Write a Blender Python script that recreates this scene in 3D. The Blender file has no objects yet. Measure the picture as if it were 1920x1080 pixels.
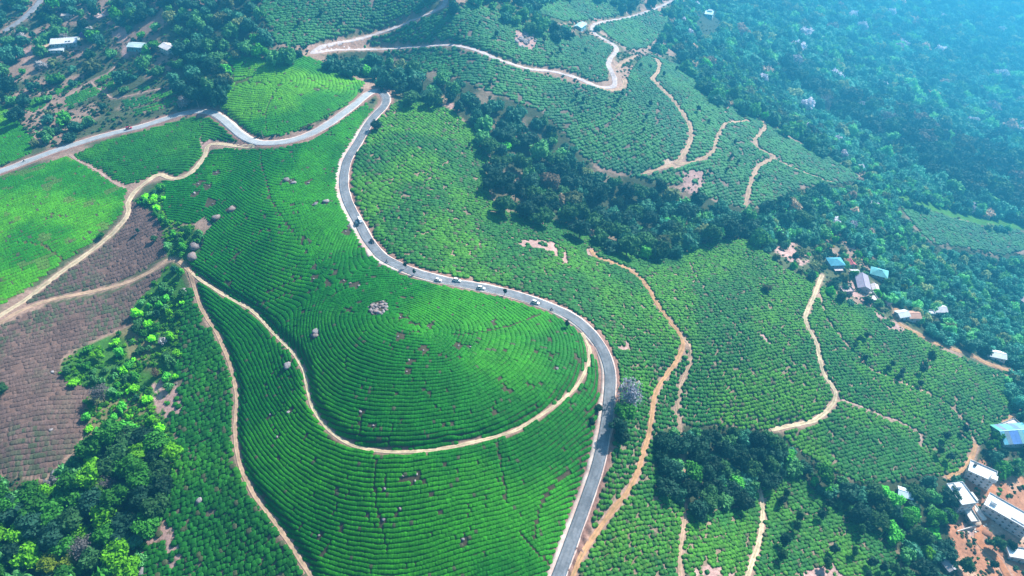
import bpy, bmesh, math, random
import numpy as np
from mathutils import Vector, Matrix
S = bpy.context.scene
R = math.radians
rng = np.random.default_rng(7)
random.seed(7)

# ------------------------------------------------------------------ camera, sky, sun, exposure
HC, PITCH, FPX = 272.0, R(40.6), 1297.0
cam = bpy.data.cameras.new('camera'); cam.sensor_width = 36; cam.lens = FPX / 1920 * 36
cam.clip_start = 1; cam.clip_end = 20000
camo = bpy.data.objects.new('camera', cam); S.collection.objects.link(camo)
camo.location = (0, 0, HC); camo.rotation_euler = (R(90) - PITCH, 0, 0); S.camera = camo

SUN_AZ, SUN_EL = R(48), R(41)          # azimuth clockwise from +Y
w = bpy.data.worlds.new('World'); S.world = w; w.use_nodes = True
nt = w.node_tree
sky = nt.nodes.new('ShaderNodeTexSky'); sky.sky_type = 'NISHITA'; sky.sun_disc = False
sky.sun_elevation = SUN_EL; sky.sun_rotation = SUN_AZ
nt.links.new(sky.outputs[0], nt.nodes['Background'].inputs[0])
nt.nodes['Background'].inputs[1].default_value = 0.08
sl = bpy.data.lights.new('sun', 'SUN'); sl.energy = 5.0; sl.angle = R(0.5); sl.color = (1.0, 0.95, 0.87)
so = bpy.data.objects.new('sun', sl); S.collection.objects.link(so)
sd = Vector((math.sin(SUN_AZ) * math.cos(SUN_EL), math.cos(SUN_AZ) * math.cos(SUN_EL), math.sin(SUN_EL)))
so.rotation_euler = sd.to_track_quat('Z', 'Y').to_euler(); so.location = (300, 300, 900)
S.view_settings.view_transform = 'Standard'; S.view_settings.look = 'None'
S.view_settings.exposure = 1.32; S.view_settings.gamma = 1.0; S.view_settings.use_curve_mapping = False
S.cycles.use_denoising = True
S.cycles.max_bounces = 5; S.cycles.diffuse_bounces = 3; S.cycles.glossy_bounces = 2
S.cycles.transmission_bounces = 3; S.cycles.transparent_max_bounces = 4; S.cycles.volume_bounces = 0
HAZE_DENSITY, HAZE_COLOR, HAZE_ANISO = 0.00054, (0.07, 0.56, 1.0), 0.53

# ------------------------------------------------------------------ helpers
col = S.collection
FWD = np.array([0, math.cos(PITCH), -math.sin(PITCH)]); UPV = np.array([0, math.sin(PITCH), math.cos(PITCH)])

def project(P):
    P = np.asarray(P, float); x = P[..., 0]; y = P[..., 1]; z = P[..., 2] - HC
    d = y * FWD[1] + z * FWD[2]; u = y * UPV[1] + z * UPV[2]
    dd = np.where(d > 1, d, 1)
    return 960 + FPX * x / dd, 540 - FPX * u / dd, d

def sstep(a, b, x):
    t = np.clip((x - a) / (b - a), 0, 1); return t * t * (3 - 2 * t)

# value noise in numpy
_perm = rng.random((256, 256))
def vnoise(x, y, s=1.0):
    x = np.asarray(x) / s; y = np.asarray(y) / s
    xi = np.floor(x).astype(int); yi = np.floor(y).astype(int); fx = x - xi; fy = y - yi
    fx = fx * fx * (3 - 2 * fx); fy = fy * fy * (3 - 2 * fy)
    g = lambda a, b: _perm[a % 256, b % 256]
    return (g(xi, yi) * (1 - fx) + g(xi + 1, yi) * fx) * (1 - fy) + (g(xi, yi + 1) * (1 - fx) + g(xi + 1, yi + 1) * fx) * fy
def fbm(x, y, s, o=4):
    r = 0; a = 1; t = 0
    for i in range(o):
        r = r + a * vnoise(np.asarray(x) + 31.7 * i, np.asarray(y) - 17.3 * i, s / 2 ** i); t += a; a *= .5
    return r / t

# ------------------------------------------------------------------ terrain heights (reconstructed from picture points with an estimated height)
CP = [(960,1080,-14),(640,1080,-20),(1040,1080,-14),(800,620,24),(700,600,25),(900,640,21),(1120,760,4),(1100,660,11),(700,835,8),(570,730,4),
 (480,580,2),(420,460,14),(360,500,8),(300,620,-8),(220,760,-20),(120,960,-32),(20,1060,-36),(100,420,16),(0,600,2),(60,780,-12),
 (200,470,8),(540,400,26),(640,340,30),(780,520,22),(960,545,14),(540,160,46),(470,230,36),(620,180,44),(712,180,38),(0,320,20),(200,255,26),(350,215,32),
 (200,120,34),(0,0,40),(450,40,66),(300,20,60),(650,30,62),(830,10,66),(930,100,44),(720,110,30),(1000,60,40),(1000,132,28),(1140,160,14),
 (960,260,12),(860,250,24),(1080,330,-10),(1200,430,-28),(1400,440,-40),(800,330,26),(1250,230,-8),(1270,300,-14),(1110,45,0),(1250,10,-40),
 (1350,60,-110),(1450,200,-125),(1400,240,-34),(1600,330,-85),(1900,20,-400),(1650,20,-320),(1900,250,-300),(1700,250,-185),(1750,420,-125),(1900,450,-160),
 (1540,500,-58),(1640,540,-70),(1900,600,-140),(1760,600,-92),(1890,690,-98),(1300,620,-18),(1440,465,-30),(1100,480,0),(1450,800,-48),(1340,870,-46),
 (1690,780,-76),(1600,940,-66),(1500,720,-44),(1250,880,-26),(1820,880,-88),(1890,1060,-90),(1500,1040,-56),(1250,1060,-26),(1110,1000,-17),(1150,850,-8),
 (400,1000,-24),(450,800,-14),(340,900,-24)]
def ray(px, py):
    px = np.asarray(px, float); py = np.asarray(py, float)
    d = np.stack([(px - 960) / FPX, 0 * px, 0 * px], -1) + FWD + np.multiply.outer((540 - py) / FPX, UPV)
    return d / np.linalg.norm(d, axis=-1, keepdims=True)
cp = np.array(CP, float)
dr = ray(cp[:, 0], cp[:, 1]); tt = (cp[:, 2] - HC) / dr[:, 2]
cx = dr[:, 0] * tt; cy = dr[:, 1] * tt; cz = cp[:, 2]
ext = np.array([(-500, -100, -40), (500, -100, -80), (0, -200, -40), (-1500, 1800, 60), (-1400, 300, -40), (0, 2600, -60), (1800, 2700, -330), (2400, 1200, -300), (1600, 100, -200)], float)
cx = np.append(cx, ext[:, 0]); cy = np.append(cy, ext[:, 1]); cz = np.append(cz, ext[:, 2])
def tps(r2): return np.where(r2 > 1e-9, r2 * np.log(np.maximum(r2, 1e-9)), 0)
SC = 200.0
def fit_tps(x, y, v, lam=0.02):
    n = len(x); X = x / SC; Y = y / SC
    A = np.zeros((n + 3, n + 3)); A[:n, :n] = tps((X[:, None] - X) ** 2 + (Y[:, None] - Y) ** 2) + lam * np.eye(n)
    A[:n, n] = 1; A[:n, n + 1] = X; A[:n, n + 2] = Y; A[n:, :n] = A[:n, n:].T
    return np.linalg.solve(A, np.append(v, [0, 0, 0]))
W = fit_tps(cx, cy, cz)
GX0, GY0, GS = -1500.0, -250.0, 2.5
NX, NY = 1560, 1280
gx = GX0 + GS * np.arange(NX); gy = GY0 + GS * np.arange(NY)
def smooth_eval():
    st = 5; xs = GX0 + GS * st * np.arange(NX // st + 2); ys = GY0 + GS * st * np.arange(NY // st + 2)
    XX, YY = np.meshgrid(xs, ys); out = W[-3] + W[-2] * XX / SC + W[-1] * YY / SC
    for i in range(len(cx)): out = out + W[i] * tps(((XX - cx[i]) / SC) ** 2 + ((YY - cy[i]) / SC) ** 2)
    out = np.clip(out, -460, 190)
    # cubic (Catmull-Rom) upsampling
    def up(a, n):
        i = np.arange(n) / st; k = np.floor(i).astype(int); f = (i - k)[:, None]
        g = lambda j: a[np.clip(k + j, 0, a.shape[0] - 1)]
        p0, p1, p2, p3 = g(-1), g(0), g(1), g(2)
        return p1 + .5 * f * (p2 - p0 + f * (2 * p0 - 5 * p1 + 4 * p2 - p3 + f * (3 * (p1 - p2) + p3 - p0)))
    return up(up(out, NY).T, NX).T
H = smooth_eval()
GXX, GYY = np.meshgrid(gx, gy)
H = H + (fbm(GXX, GYY, 60, 4) - .5) * 3.0
def bil(G, x, y):
    fx = np.clip((np.asarray(x, float) - GX0) / GS, 0, NX - 1.001); fy = np.clip((np.asarray(y, float) - GY0) / GS, 0, NY - 1.001)
    i = fx.astype(int); j = fy.astype(int); a = fx - i; b = fy - j
    return (G[j, i] * (1 - a) + G[j, i + 1] * a) * (1 - b) + (G[j + 1, i] * (1 - a) + G[j + 1, i + 1] * a) * b
def hz(x, y): return bil(H, x, y)
def at(px, py, h=0.0):
    """picture point -> place on the terrain (or h metres above it)"""
    px = np.atleast_1d(np.asarray(px, float)); py = np.atleast_1d(np.asarray(py, float)); h = np.broadcast_to(np.asarray(h, float), px.shape)
    d = ray(px, py); t = np.full(px.shape, 150.0); done = np.zeros(px.shape, bool); res = np.full(px.shape, 3000.0)
    tp = t.copy()
    for _ in range(900):
        P = d * t[:, None]; g = P[:, 2] + HC - hz(P[:, 0], P[:, 1]) - h
        new = (g <= 0) & ~done
        if new.any():
            lo = tp[new]; hi = t[new]; dn = d[new]; hn = h[new]
            for _ in range(14):
                m = (lo + hi) / 2; Q = dn * m[:, None]; below = Q[:, 2] + HC - hz(Q[:, 0], Q[:, 1]) - hn <= 0
                hi = np.where(below, m, hi); lo = np.where(below, lo, m)
            res[new] = hi; done |= new
        if done.all(): break
        tp = t.copy(); t = t + np.clip(np.abs(g) * .35, .8, 12)
    P = d * res[:, None]; P[:, 2] = hz(P[:, 0], P[:, 1]); return P

# ------------------------------------------------------------------ routes traced on the ground
def dense(pts, step=2.0):
    """picture polyline -> smooth ground polyline"""
    p = np.array(pts, float); q = []
    for i in range(len(p) - 1):
        a = p[max(i - 1, 0)]; b = p[i]; c = p[i + 1]; d = p[min(i + 2, len(p) - 1)]
        for f in np.linspace(0, 1, 6, endpoint=False):
            q.append(.5 * (2 * b + (c - a) * f + (2 * a - 5 * b + 4 * c - d) * f * f + (3 * b - a - 3 * c + d) * f ** 3))
    q.append(p[-1]); q = np.array(q)
    G = at(q[:, 0], q[:, 1])[:, :2]
    for _ in range(3): G[1:-1] = .25 * G[:-2] + .5 * G[1:-1] + .25 * G[2:]
    L = np.append(0, np.cumsum(np.linalg.norm(np.diff(G, axis=0), axis=1))); s = np.linspace(0, L[-1], max(int(L[-1] / step), 2) + 1)
    return np.stack([np.interp(s, L, G[:, 0]), np.interp(s, L, G[:, 1])], -1)
MAIN = [(-110,352),(-50,336),(0,321),(50,302),(100,283),(150,267),(200,252),(240,243),(280,232),(320,219),(350,211),(375,208),(395,210),(412,219),(430,234),(450,252),(470,263),(490,268),(530,266),(560,259),(590,247),(620,229),(645,211),(665,196),(680,183),(692,174),(704,170),(716,173),(723,180),(724,190),(718,201),(707,212),(697,223),(687,238),(672,265),(653,295),(646,320),(644,345),(649,370),(660,395),(674,420),(687,445),(702,465),(718,482),(745,496),(775,509),(810,519),(860,530),(910,539),(960,551),(997,562),(1035,576),(1065,590),(1090,607),(1110,627),(1125,647),(1136,670),(1143,695),(1144,720),(1142,747),(1139,777),(1136,800),(1132,820),(1127,847),(1117,885),(1100,935),(1082,985),(1064,1035),(1047,1080),(1030,1125),(1010,1180)]
ROUTES = {  # name: (points, width, cut, colour key)
 'upper_a': ([(584,100),(590,91),(604,84),(630,79),(660,74),(700,63),(740,50),(770,38),(800,25),(825,14),(834,4),(836,-12)], 4.6, .8, 'pale'),
 'upper_b': ([(584,99),(600,95),(620,92),(660,91),(700,90),(760,87),(800,85),(840,82),(870,86),(900,95),(930,108),(960,118),(990,128),(1030,131),(1060,138),(1090,148),(1110,157),(1130,163),(1150,161),(1153,150),(1146,132),(1140,120),(1145,107),(1156,94),(1152,85),(1135,74),(1115,62),(1109,53),(1116,43),(1140,38),(1170,33),(1200,25),(1230,14),(1250,6),(1268,-6)], 4.6, .8, 'pale'),
 'loop': ([(1120,160),(1135,168),(1152,169),(1166,164),(1172,155),(1169,147)], 4, .5, 'tan'),
 'spur': ([(1155,127),(1163,119),(1180,110),(1194,105)], 3.6, .5, 'tan'),
 'far_track': ([(1222,107),(1233,113),(1236,122),(1231,138),(1223,146),(1231,155),(1243,168),(1256,180),(1272,200),(1285,218),(1293,235),(1296,250),(1293,266),(1285,282),(1275,297),(1266,307)], 4, .6, 'tan'),
 'far_branch_w': ([(1264,309),(1240,314),(1222,321),(1205,325)], 3.2, .4, 'tan'),
 'far_branch_e': ([(1268,308),(1290,305),(1310,299),(1330,290),(1340,277),(1343,262),(1350,245),(1360,231),(1378,228),(1402,226)], 3.2, .4, 'tan'),
 'far_east': ([(1424,222),(1435,235),(1426,250),(1415,261),(1421,275),(1440,287),(1451,294),(1440,301),(1425,308),(1416,320),(1408,340),(1402,365),(1397,385)], 3.4, .5, 'tan'),
 'far_line': ([(1456,299),(1490,315),(1522,328),(1562,343)], 1.8, .3, 'tan'),
 'left_track': ([(478,273),(455,274),(425,270),(400,268),(387,274),(383,290),(375,303),(360,320),(340,332),(318,334),(298,325),(280,335),(260,350),(246,365),(239,380),(240,395),(232,412),(215,430),(195,450),(170,470),(140,490),(110,512),(80,535),(40,565),(0,590),(-60,626)], 3.5, .7, 'cream'),
 'left_lower': ([(-60,650),(0,604),(40,581),(80,566),(120,556),(170,547),(220,535),(260,520),(290,503),(315,485)], 2.6, .4, 'tan'),
 'head_path': ([(315,485),(332,487),(345,498),(356,512)], 2.2, .3, 'tan'),
 'gully_path': ([(354,508),(365,543),(375,573),(390,600),(405,622),(418,650),(430,682),(438,712),(443,742),(440,780),(440,820),(446,860),(457,890),(472,920),(490,945),(510,970),(530,1000),(545,1020),(560,1045),(580,1075),(605,1115)], 2.0, 1.1, 'tan'),
 'ring_path': ([(356,508),(380,526),(410,545),(440,562),(465,575),(485,592),(505,615),(530,640),(548,657),(562,680),(571,700),(576,730),(582,755),(595,778),(610,797),(630,815),(655,830),(690,840),(740,845),(800,842),(850,835),(900,823),(940,813),(970,803),(1000,785),(1030,765),(1060,742),(1083,720),(1096,697),(1104,675),(1106,655),(1100,637),(1091,620)], 1.8, 1.3, 'cream'),
 'field_track': ([(1108,468),(1120,482),(1150,492),(1180,505),(1203,523),(1220,547),(1236,575),(1255,600),(1270,618),(1279,634),(1280,650),(1266,680),(1247,705),(1236,722),(1226,747),(1222,780),(1215,820),(1205,852),(1195,885),(1180,915),(1160,942),(1140,967),(1120,995),(1100,1025),(1085,1052),(1074,1080),(1066,1120)], 2.5, .5, 'orange'),
 'field_track_e': ([(1279,630),(1291,645),(1296,660),(1290,690),(1279,715),(1273,740),(1270,770),(1275,800),(1280,850),(1282,900),(1284,940),(1283,970),(1280,1000),(1276,1030),(1275,1060),(1278,1110)], 1.8, .4, 'tan'),
 'grove_track': ([(1418,900),(1427,930),(1430,955),(1428,985),(1425,1010),(1415,1040),(1405,1070),(1390,1112)], 2.4, .4, 'cream'),
 'east_track': ([(1541,515),(1533,537),(1524,560),(1512,585),(1511,602),(1521,622),(1532,645),(1538,675),(1545,700),(1558,720),(1567,738),(1563,755),(1545,775),(1525,788),(1500,795),(1470,800),(1446,804)], 2.8, .6, 'cream'),
 'footpath': ([(1536,545),(1541,565),(1552,597),(1580,635),(1610,667),(1632,690),(1677,710),(1715,725),(1752,740),(1777,757),(1802,780),(1818,805),(1828,828)], 1.1, .9, 'tan'),
 'foot_south': ([(1572,746),(1592,754),(1615,762),(1647,777),(1677,787),(1705,800),(1726,815),(1727,838)], 1.4, .5, 'pink'),
 'village_lane': ([(1681,578),(1681,595),(1690,607),(1705,616),(1730,630),(1755,643),(1790,655),(1820,665),(1850,680),(1880,690),(1906,699)], 3.4, .4, 'orange'),
 'barn_track': ([(1775,893),(1800,885),(1815,870),(1825,850),(1830,832)], 3.0, .4, 'orange'),
 'barn_path': ([(1874,797),(1897,780),(1925,765)], 1.4, .2, 'orange'),
 'divide': ([(130,289),(150,303),(172,313),(190,325),(215,343),(236,352)], 1.6, .5, 'pink'),
 'northwest_road': ([(8,58),(20,50),(40,36),(60,18),(75,0),(90,-30)], 6.5, .5, 'grey'),
 'plot_path_a': ([(170,152),(178,162),(195,172),(210,185),(225,182),(250,178),(290,168),(330,163)], 1.4, .1, 'pink'),
 'plot_path_b': ([(60,215),(95,195),(130,178),(165,155),(205,135),(218,120)], 1.3, .1, 'pink'),
 'site_lane': ([(1862,905),(1858,940),(1850,965),(1845,985),(1835,1010),(1850,1030),(1872,1050),(1890,1080)], 4.2, .3, 'red'),
}
DIST = np.full((NY, NX), 99.0); ZR = np.zeros((NY, NX)); WR = np.zeros((NY, NX)); DTAR = np.full((NY, NX), 99.0)
def smooth1(z, n):
    k = np.ones(n) / n; zp = np.pad(z, n, mode='edge'); return np.convolve(zp, k, 'same')[n:-n]
def stamp(G, z, half, reach=11.0, D2=None):
    r = int(reach / GS) + 1
    for (x, y), zz in zip(G, z):
        i = int(round((x - GX0) / GS)); j = int(round((y - GY0) / GS))
        if i < r or j < r or i >= NX - r - 1 or j >= NY - r - 1: continue
        sl_ = (slice(j - r, j + r + 1), slice(i - r, i + r + 1))
        d = np.hypot(GXX[sl_] - x, GYY[sl_] - y) - half
        m = d < DIST[sl_]
        DIST[sl_][m] = d[m]; ZR[sl_][m] = zz
        if D2 is not None: D2[sl_] = np.minimum(D2[sl_], d)
LINES = {}
for k_, (pts, wd, cut, ck) in ROUTES.items(): LINES[k_] = dense(pts)
LINES['main'] = dense(MAIN)
for k_, G in LINES.items():
    z = hz(G[:, 0], G[:, 1])
    if k_ == 'main': stamp(G, smooth1(z, 11) - .35, 4.6, D2=DTAR)
    else: stamp(G, smooth1(z, 9) - ROUTES[k_][2], ROUTES[k_][1] / 2)
blend = 1 - sstep(.3, 4.2, DIST)
H = H * (1 - blend) + np.where(DIST < 50, ZR, H) * blend

# ------------------------------------------------------------------ land cover map (picture polygons -> class at each place)
PADX, PADY = 220, 200
SCRUB, TC, TL, TM, TU, PR, TS, TR, TF, TG, FOR, RED, GRASS, PINK, GULLY, TFE, BANK = range(17)
LC = np.zeros((1080 + 2 * PADY, 1920 + 2 * PADX), np.uint8)
def fill(pts, v, only=None):
    p = np.array(pts, float); x0, y0 = np.floor(p.min(0)).astype(int); x1, y1 = np.ceil(p.max(0)).astype(int)
    x0 = max(x0, -PADX); y0 = max(y0, -PADY); x1 = min(x1, 1919 + PADX); y1 = min(y1, 1079 + PADY)
    X, Y = np.meshgrid(np.arange(x0, x1 + 1) + .5, np.arange(y0, y1 + 1) + .5)
    ins = np.zeros(X.shape, bool)
    for a, b in zip(p, np.roll(p, -1, 0)):
        if a[1] == b[1]: continue
        ins ^= ((Y > min(a[1], b[1])) & (Y <= max(a[1], b[1])) & (X < a[0] + (Y - a[1]) * (b[0] - a[0]) / (b[1] - a[1])))
    if v == PINK: ins &= fbm(X, Y, 9, 3) > .40
    sub = LC[y0 + PADY:y1 + 1 + PADY, x0 + PADX:x1 + 1 + PADX]
    if only is not None: ins &= np.isin(sub, only)
    sub[ins] = v
LC[:] = SCRUB
F = {}
fill([(1230,-220),(1262,20),(1255,60),(1285,120),(1335,180),(1440,222),(1500,255),(1610,320),(1680,375),(1760,400),(1850,425),(2160,455),(2160,-220)], FOR)
fill([(1620,335),(1680,380),(1690,410),(1740,450),(1800,465),(2160,500),(2160,1290),(1780,1290),(1700,1120),(1690,1040),(1660,990),(1580,940),(1500,880),(1470,850),(1450,810),(1560,880),(1640,905),(1740,890),(1790,890),(1840,830),(1910,770),(1890,700),(1820,660),(1740,630),(1700,600),(1680,570),(1650,540),(1600,480),(1550,450),(1500,440),(1450,440),(1440,400),(1480,360),(1540,345)], FOR)
fill([(600,102),(680,96),(750,95),(800,130),(860,150),(930,180),(1010,205),(1060,250),(1085,292),(1120,318),(1190,336),(1290,360),(1350,380),(1410,396),(1450,375),(1500,350),(1540,400),(1530,440),(1440,445),(1400,445),(1340,450),(1280,465),(1240,474),(1190,470),(1150,458),(1110,440),(1060,415),(1000,400),(935,390),(912,340),(922,300),(900,250),(850,205),(790,180),(745,175),(715,160),(690,152),(640,128)], FOR)
fill([(380,-220),(480,-220),(500,50),(530,90),(575,96),(560,103),(480,104),(412,94),(440,120),(445,150),(425,170),(405,200),(370,203),(330,212),(340,190),(350,150),(330,120),(350,80),(390,60)], FOR)
fill([(150,728),(250,725),(310,745),(330,840),(230,800),(160,815)], GULLY)
fill([(85,905),(120,870),(150,835),(190,805),(235,800),(330,840),(325,870),(310,950),(280,1000),(262,1050),(250,1290),(-220,1290),(-220,905),(0,895),(50,895)], FOR)
fill([(112,700),(120,675),(160,648),(245,612),(250,575),(285,520),(335,490),(352,560),(338,640),(328,700),(305,745),(250,730),(170,728),(130,722)], GULLY)
fill([(250,378),(300,345),(310,350),(305,390),(315,415),(360,425),(382,440),(375,470),(355,492),(310,480),(300,420),(285,395)], GULLY)
fill([(1238,812),(1290,800),(1340,800),(1400,805),(1440,810),(1480,830),(1495,870),(1450,895),(1420,920),(1380,950),(1320,962),(1270,940),(1245,900),(1233,850)], FOR)
# tea
fill([(412,98),(440,103),(480,107),(530,110),(575,106),(610,118),(650,140),(682,155),(672,178),(650,196),(620,213),(590,230),(560,243),(530,252),(500,256),(478,253),(455,238),(435,220),(420,206),(405,190),(412,170),(430,150),(440,130),(425,112)], TU)
fill([(-220,180),(0,200),(25,215),(62,262),(60,285),(30,300),(0,310),(-220,380)], TU)
fill([(140,292),(200,264),(280,243),(350,222),(395,222),(420,240),(450,264),(420,264),(392,262),(383,268),(378,292),(355,318),(330,330),(300,320),(270,336),(245,345),(215,337),(190,318),(150,299)], TM)
fill([(-220,400),(0,332),(60,314),(128,294),(150,308),(190,329),(215,346),(240,354),(232,372),(230,395),(205,425),(170,455),(130,482),(90,512),(40,548),(0,572),(-220,700)], TL)
fill([(247,378),(265,385),(290,400),(302,420),(307,450),(312,478),(280,497),(230,525),(170,543),(100,555),(45,575),(60,560),(110,522),(160,488),(200,458),(232,428),(247,398)], PR)
fill([(-220,790),(0,614),(50,587),(100,572),(200,553),(262,530),(310,500),(300,518),(278,545),(250,570),(245,605),(200,625),(160,645),(115,668),(112,700),(130,718),(175,730),(155,760),(162,800),(145,835),(112,870),(85,897),(40,892),(0,892),(-220,930)], PR)
fill([(420,279),(455,281),(490,281),(530,279),(590,262),(640,228),(690,192),(692,212),(680,240),(655,280),(632,320),(626,355),(636,400),(664,450),(688,482),(720,503),(760,518),(830,538),(900,550),(960,562),(1030,590),(1080,622),(1110,645),(1125,690),(1120,740),(1113,800),(1095,870),(1065,960),(1030,1060),(1005,1290),(720,1290),(590,1080),(555,1030),(500,950),(460,890),(447,820),(448,740),(440,700),(425,655),(395,590),(365,530),(358,508),(357,485),(378,470),(384,440),(400,422),(385,405),(360,422),(318,414),(306,390),(312,350),(302,340),(340,337),(380,308),(395,283)], TC)
fill([(358,530),(390,605),(415,660),(430,700),(436,740),(432,800),(438,870),(460,915),(500,970),(530,1015),(560,1060),(690,1290),(245,1290),(262,1050),(285,1000),(312,950),(325,880),(335,820),(312,785),(310,745),(325,700),(338,640),(345,560)], TS)
fill([(728,205),(745,190),(790,184),(850,209),(895,255),(918,300),(908,340),(930,392),(1000,404),(1060,420),(1110,446),(1150,462),(1190,474),(1240,477),(1280,468),(1340,453),(1400,449),(1430,465),(1470,505),(1520,525),(1545,540),(1600,570),(1640,578),(1665,600),(1700,618),(1760,655),(1830,680),(1890,705),(1905,740),(1912,770),(1880,800),(1840,830),(1820,870),(1790,890),(1740,890),(1680,900),(1640,905),(1600,900),(1560,880),(1500,845),(1460,810),(1440,806),(1400,802),(1330,797),(1280,797),(1236,808),(1230,850),(1242,903),(1268,943),(1320,965),(1380,953),(1420,923),(1455,898),(1490,885),(1520,905),(1580,950),(1630,985),(1665,1010),(1682,1040),(1700,1290),(1010,1290),(1085,1050),(1110,960),(1137,880),(1152,800),(1160,720),(1155,670),(1130,625),(1090,585),(1030,558),(960,540),(880,522),(800,505),(750,480),(712,450),(690,410),(664,370),(658,330),(680,280),(700,245),(722,215)], TR)
fill([(720,96),(800,92),(850,90),(900,102),(1000,136),(1090,158),(1150,174),(1178,166),(1180,140),(1205,108),(1225,105),(1290,130),(1340,190),(1380,200),(1430,230),(1480,260),(1540,290),(1600,318),(1612,340),(1540,347),(1500,350),(1450,378),(1400,392),(1330,372),(1290,352),(1200,332),(1180,330),(1120,310),(1085,285),(1060,250),(1010,205),(930,178),(860,148),(800,130),(760,110)], TF)
fill([(600,92),(640,84),(700,70),(770,45),(830,22),(880,5),(930,20),(980,45),(1040,68),(1085,70),(1110,70),(1150,90),(1138,115),(1140,150),(1120,155),(1060,130),(990,120),(930,102),(880,86),(840,76),(760,80),(700,84),(640,88)], TF)
fill([(480,-220),(485,0),(500,40),(520,80),(575,88),(600,76),(680,60),(740,42),(800,18),(818,0),(800,-220)], TF)
fill([(1120,48),(1150,42),(1230,20),(1255,30),(1245,60),(1210,90),(1180,92),(1150,75)], TF)
fill([(1000,0),(1100,-10),(1160,0),(1170,25),(1120,35),(1060,40),(1010,25)], TF)
fill([(1685,378),(1720,388),(1780,408),(1840,424),(1870,430),(1920,434),(2100,450),(2100,500),(1920,468),(1880,478),(1800,462),(1745,455),(1700,405)], TF)
fill([(1670,362),(1690,374),(1720,386),(1780,406),(1840,422),(1920,432),(2100,448),(2100,424),(1920,408),(1840,396),(1760,380),(1700,360)], GRASS)
# garden plots
for q in [[(125,180),(165,166),(188,160),(196,170),(150,194),(122,200)], [(100,172),(150,150),(155,158),(110,178)], [(175,152),(215,134),(218,142),(190,156)], [(195,160),(245,138),(250,147),(205,170)], [(230,190),(330,168),(335,176),(238,205)], [(250,206),(335,182),(340,192),(262,215)], [(255,165),(280,160),(280,168),(255,174)], [(60,185),(90,195),(70,212),(50,205)]]: fill(q, TG)
# bare earth
fill([(1430,452),(1500,442),(1560,432),(1620,458),(1640,500),(1620,530),(1560,535),(1540,512),(1490,500),(1455,480)], SCRUB)
fill([(1440,460),(1490,456),(1525,485),(1505,500),(1462,482)], PINK)
fill([(1595,500),(1650,560),(1630,575),(1585,545)], PINK)
fill([(1640,585),(1690,610),(1700,622),(1670,620),(1648,605)], PINK)
fill([(1778,990),(1800,905),(1838,860),(1880,880),(2000,930),(2000,1290),(1840,1290),(1800,1090),(1790,1040)], RED)
fill([(1245,296),(1262,300),(1283,303),(1282,312),(1262,316),(1245,313)], RED)
for q in [[(1275,320),(1325,318),(1322,345),(1310,365),(1285,362),(1272,345)], [(970,452),(1010,449),(1045,456),(1066,478),(1068,502),(1055,490),(1035,474),(1008,466),(985,468)], [(1098,468),(1115,466),(1118,480),(1100,482)], [(818,190),(850,195),(872,210),(850,208)], [(1420,622),(1455,636),(1440,648)], [(170,5),(195,20),(205,30),(180,40),(165,15)], [(190,40),(235,40),(245,80),(215,70),(205,60)], [(228,85),(240,85),(245,110),(225,110)], [(1330,175),(1370,195),(1365,215),(1340,205)], [(965,55),(1010,75),(1000,95),(968,85)], [(1800,985),(1845,975),(1850,1000),(1810,1005)], [(1155,650),(1185,635),(1195,640),(1170,660)], [(1290,1075),(1330,1058),(1365,1065),(1400,1095),(1380,1130),(1290,1130)], [(1505,1070),(1560,1055),(1590,1085),(1580,1120),(1500,1120)], [(380,250),(395,262),(400,272),(380,285),(373,265)], [(1550,155),(1575,160),(1570,175),(1550,170)], [(30,100),(60,85),(75,95),(50,115)], [(575,85),(592,80),(595,95),(580,102)], [(260,1000),(300,960),(330,1000),(345,1040),(320,1075),(310,1010),(280,1020)], [(285,720),(330,700),(345,770),(320,790),(290,770)]]: fill(q, PINK)
fill([(300,700),(322,660),(330,700),(318,745)], GULLY)
def lc_at(px, py):
    i = np.clip(np.round(px).astype(int) + PADX, 0, LC.shape[1] - 1); j = np.clip(np.round(py).astype(int) + PADY, 0, LC.shape[0] - 1)
    return LC[j, i]
def cover(x, y, z=None):
    z = hz(x, y) if z is None else z
    px, py, d = project(np.stack([x, y, z], -1)); c = lc_at(px, py); return np.where(d < 60, TC, c), px, py, d
_G = LINES['main']; _a, _b, _ = project(np.stack([_G[:, 0], _G[:, 1], hz(_G[:, 0], _G[:, 1])], -1)); _k = (_b > 205) & (_a > 600) & (np.arange(len(_a)) > np.argmin((_a - 722) ** 2 + (_b - 180) ** 2))
_a, _b = _a[_k], _b[_k]; _j, _i = np.where(LC[205 + PADY:1180 + PADY, 600 + PADX:1190 + PADX] == SCRUB); _x = _i + 600.0; _y = _j + 205.0
for _s in range(0, len(_x), 5000):
    q = slice(_s, _s + 5000); D = (_x[q, None] - _a) ** 2 + (_y[q, None] - _b) ** 2; m = D.argmin(1); ok = D.min(1) < 34 ** 2; m2 = np.clip(m, 1, len(_a) - 2)
    cr = (_a[m2 + 1] - _a[m2 - 1]) * (_y[q] - _b[m]) - (_b[m2 + 1] - _b[m2 - 1]) * (_x[q] - _a[m])
    LC[_j[q][ok] + 205 + PADY, _i[q][ok] + 600 + PADX] = np.where(cr[ok] > 0, TC, TR)
TEA = {TC, TL, TM, TU, PR, TS, TR, TF, TG}

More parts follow.
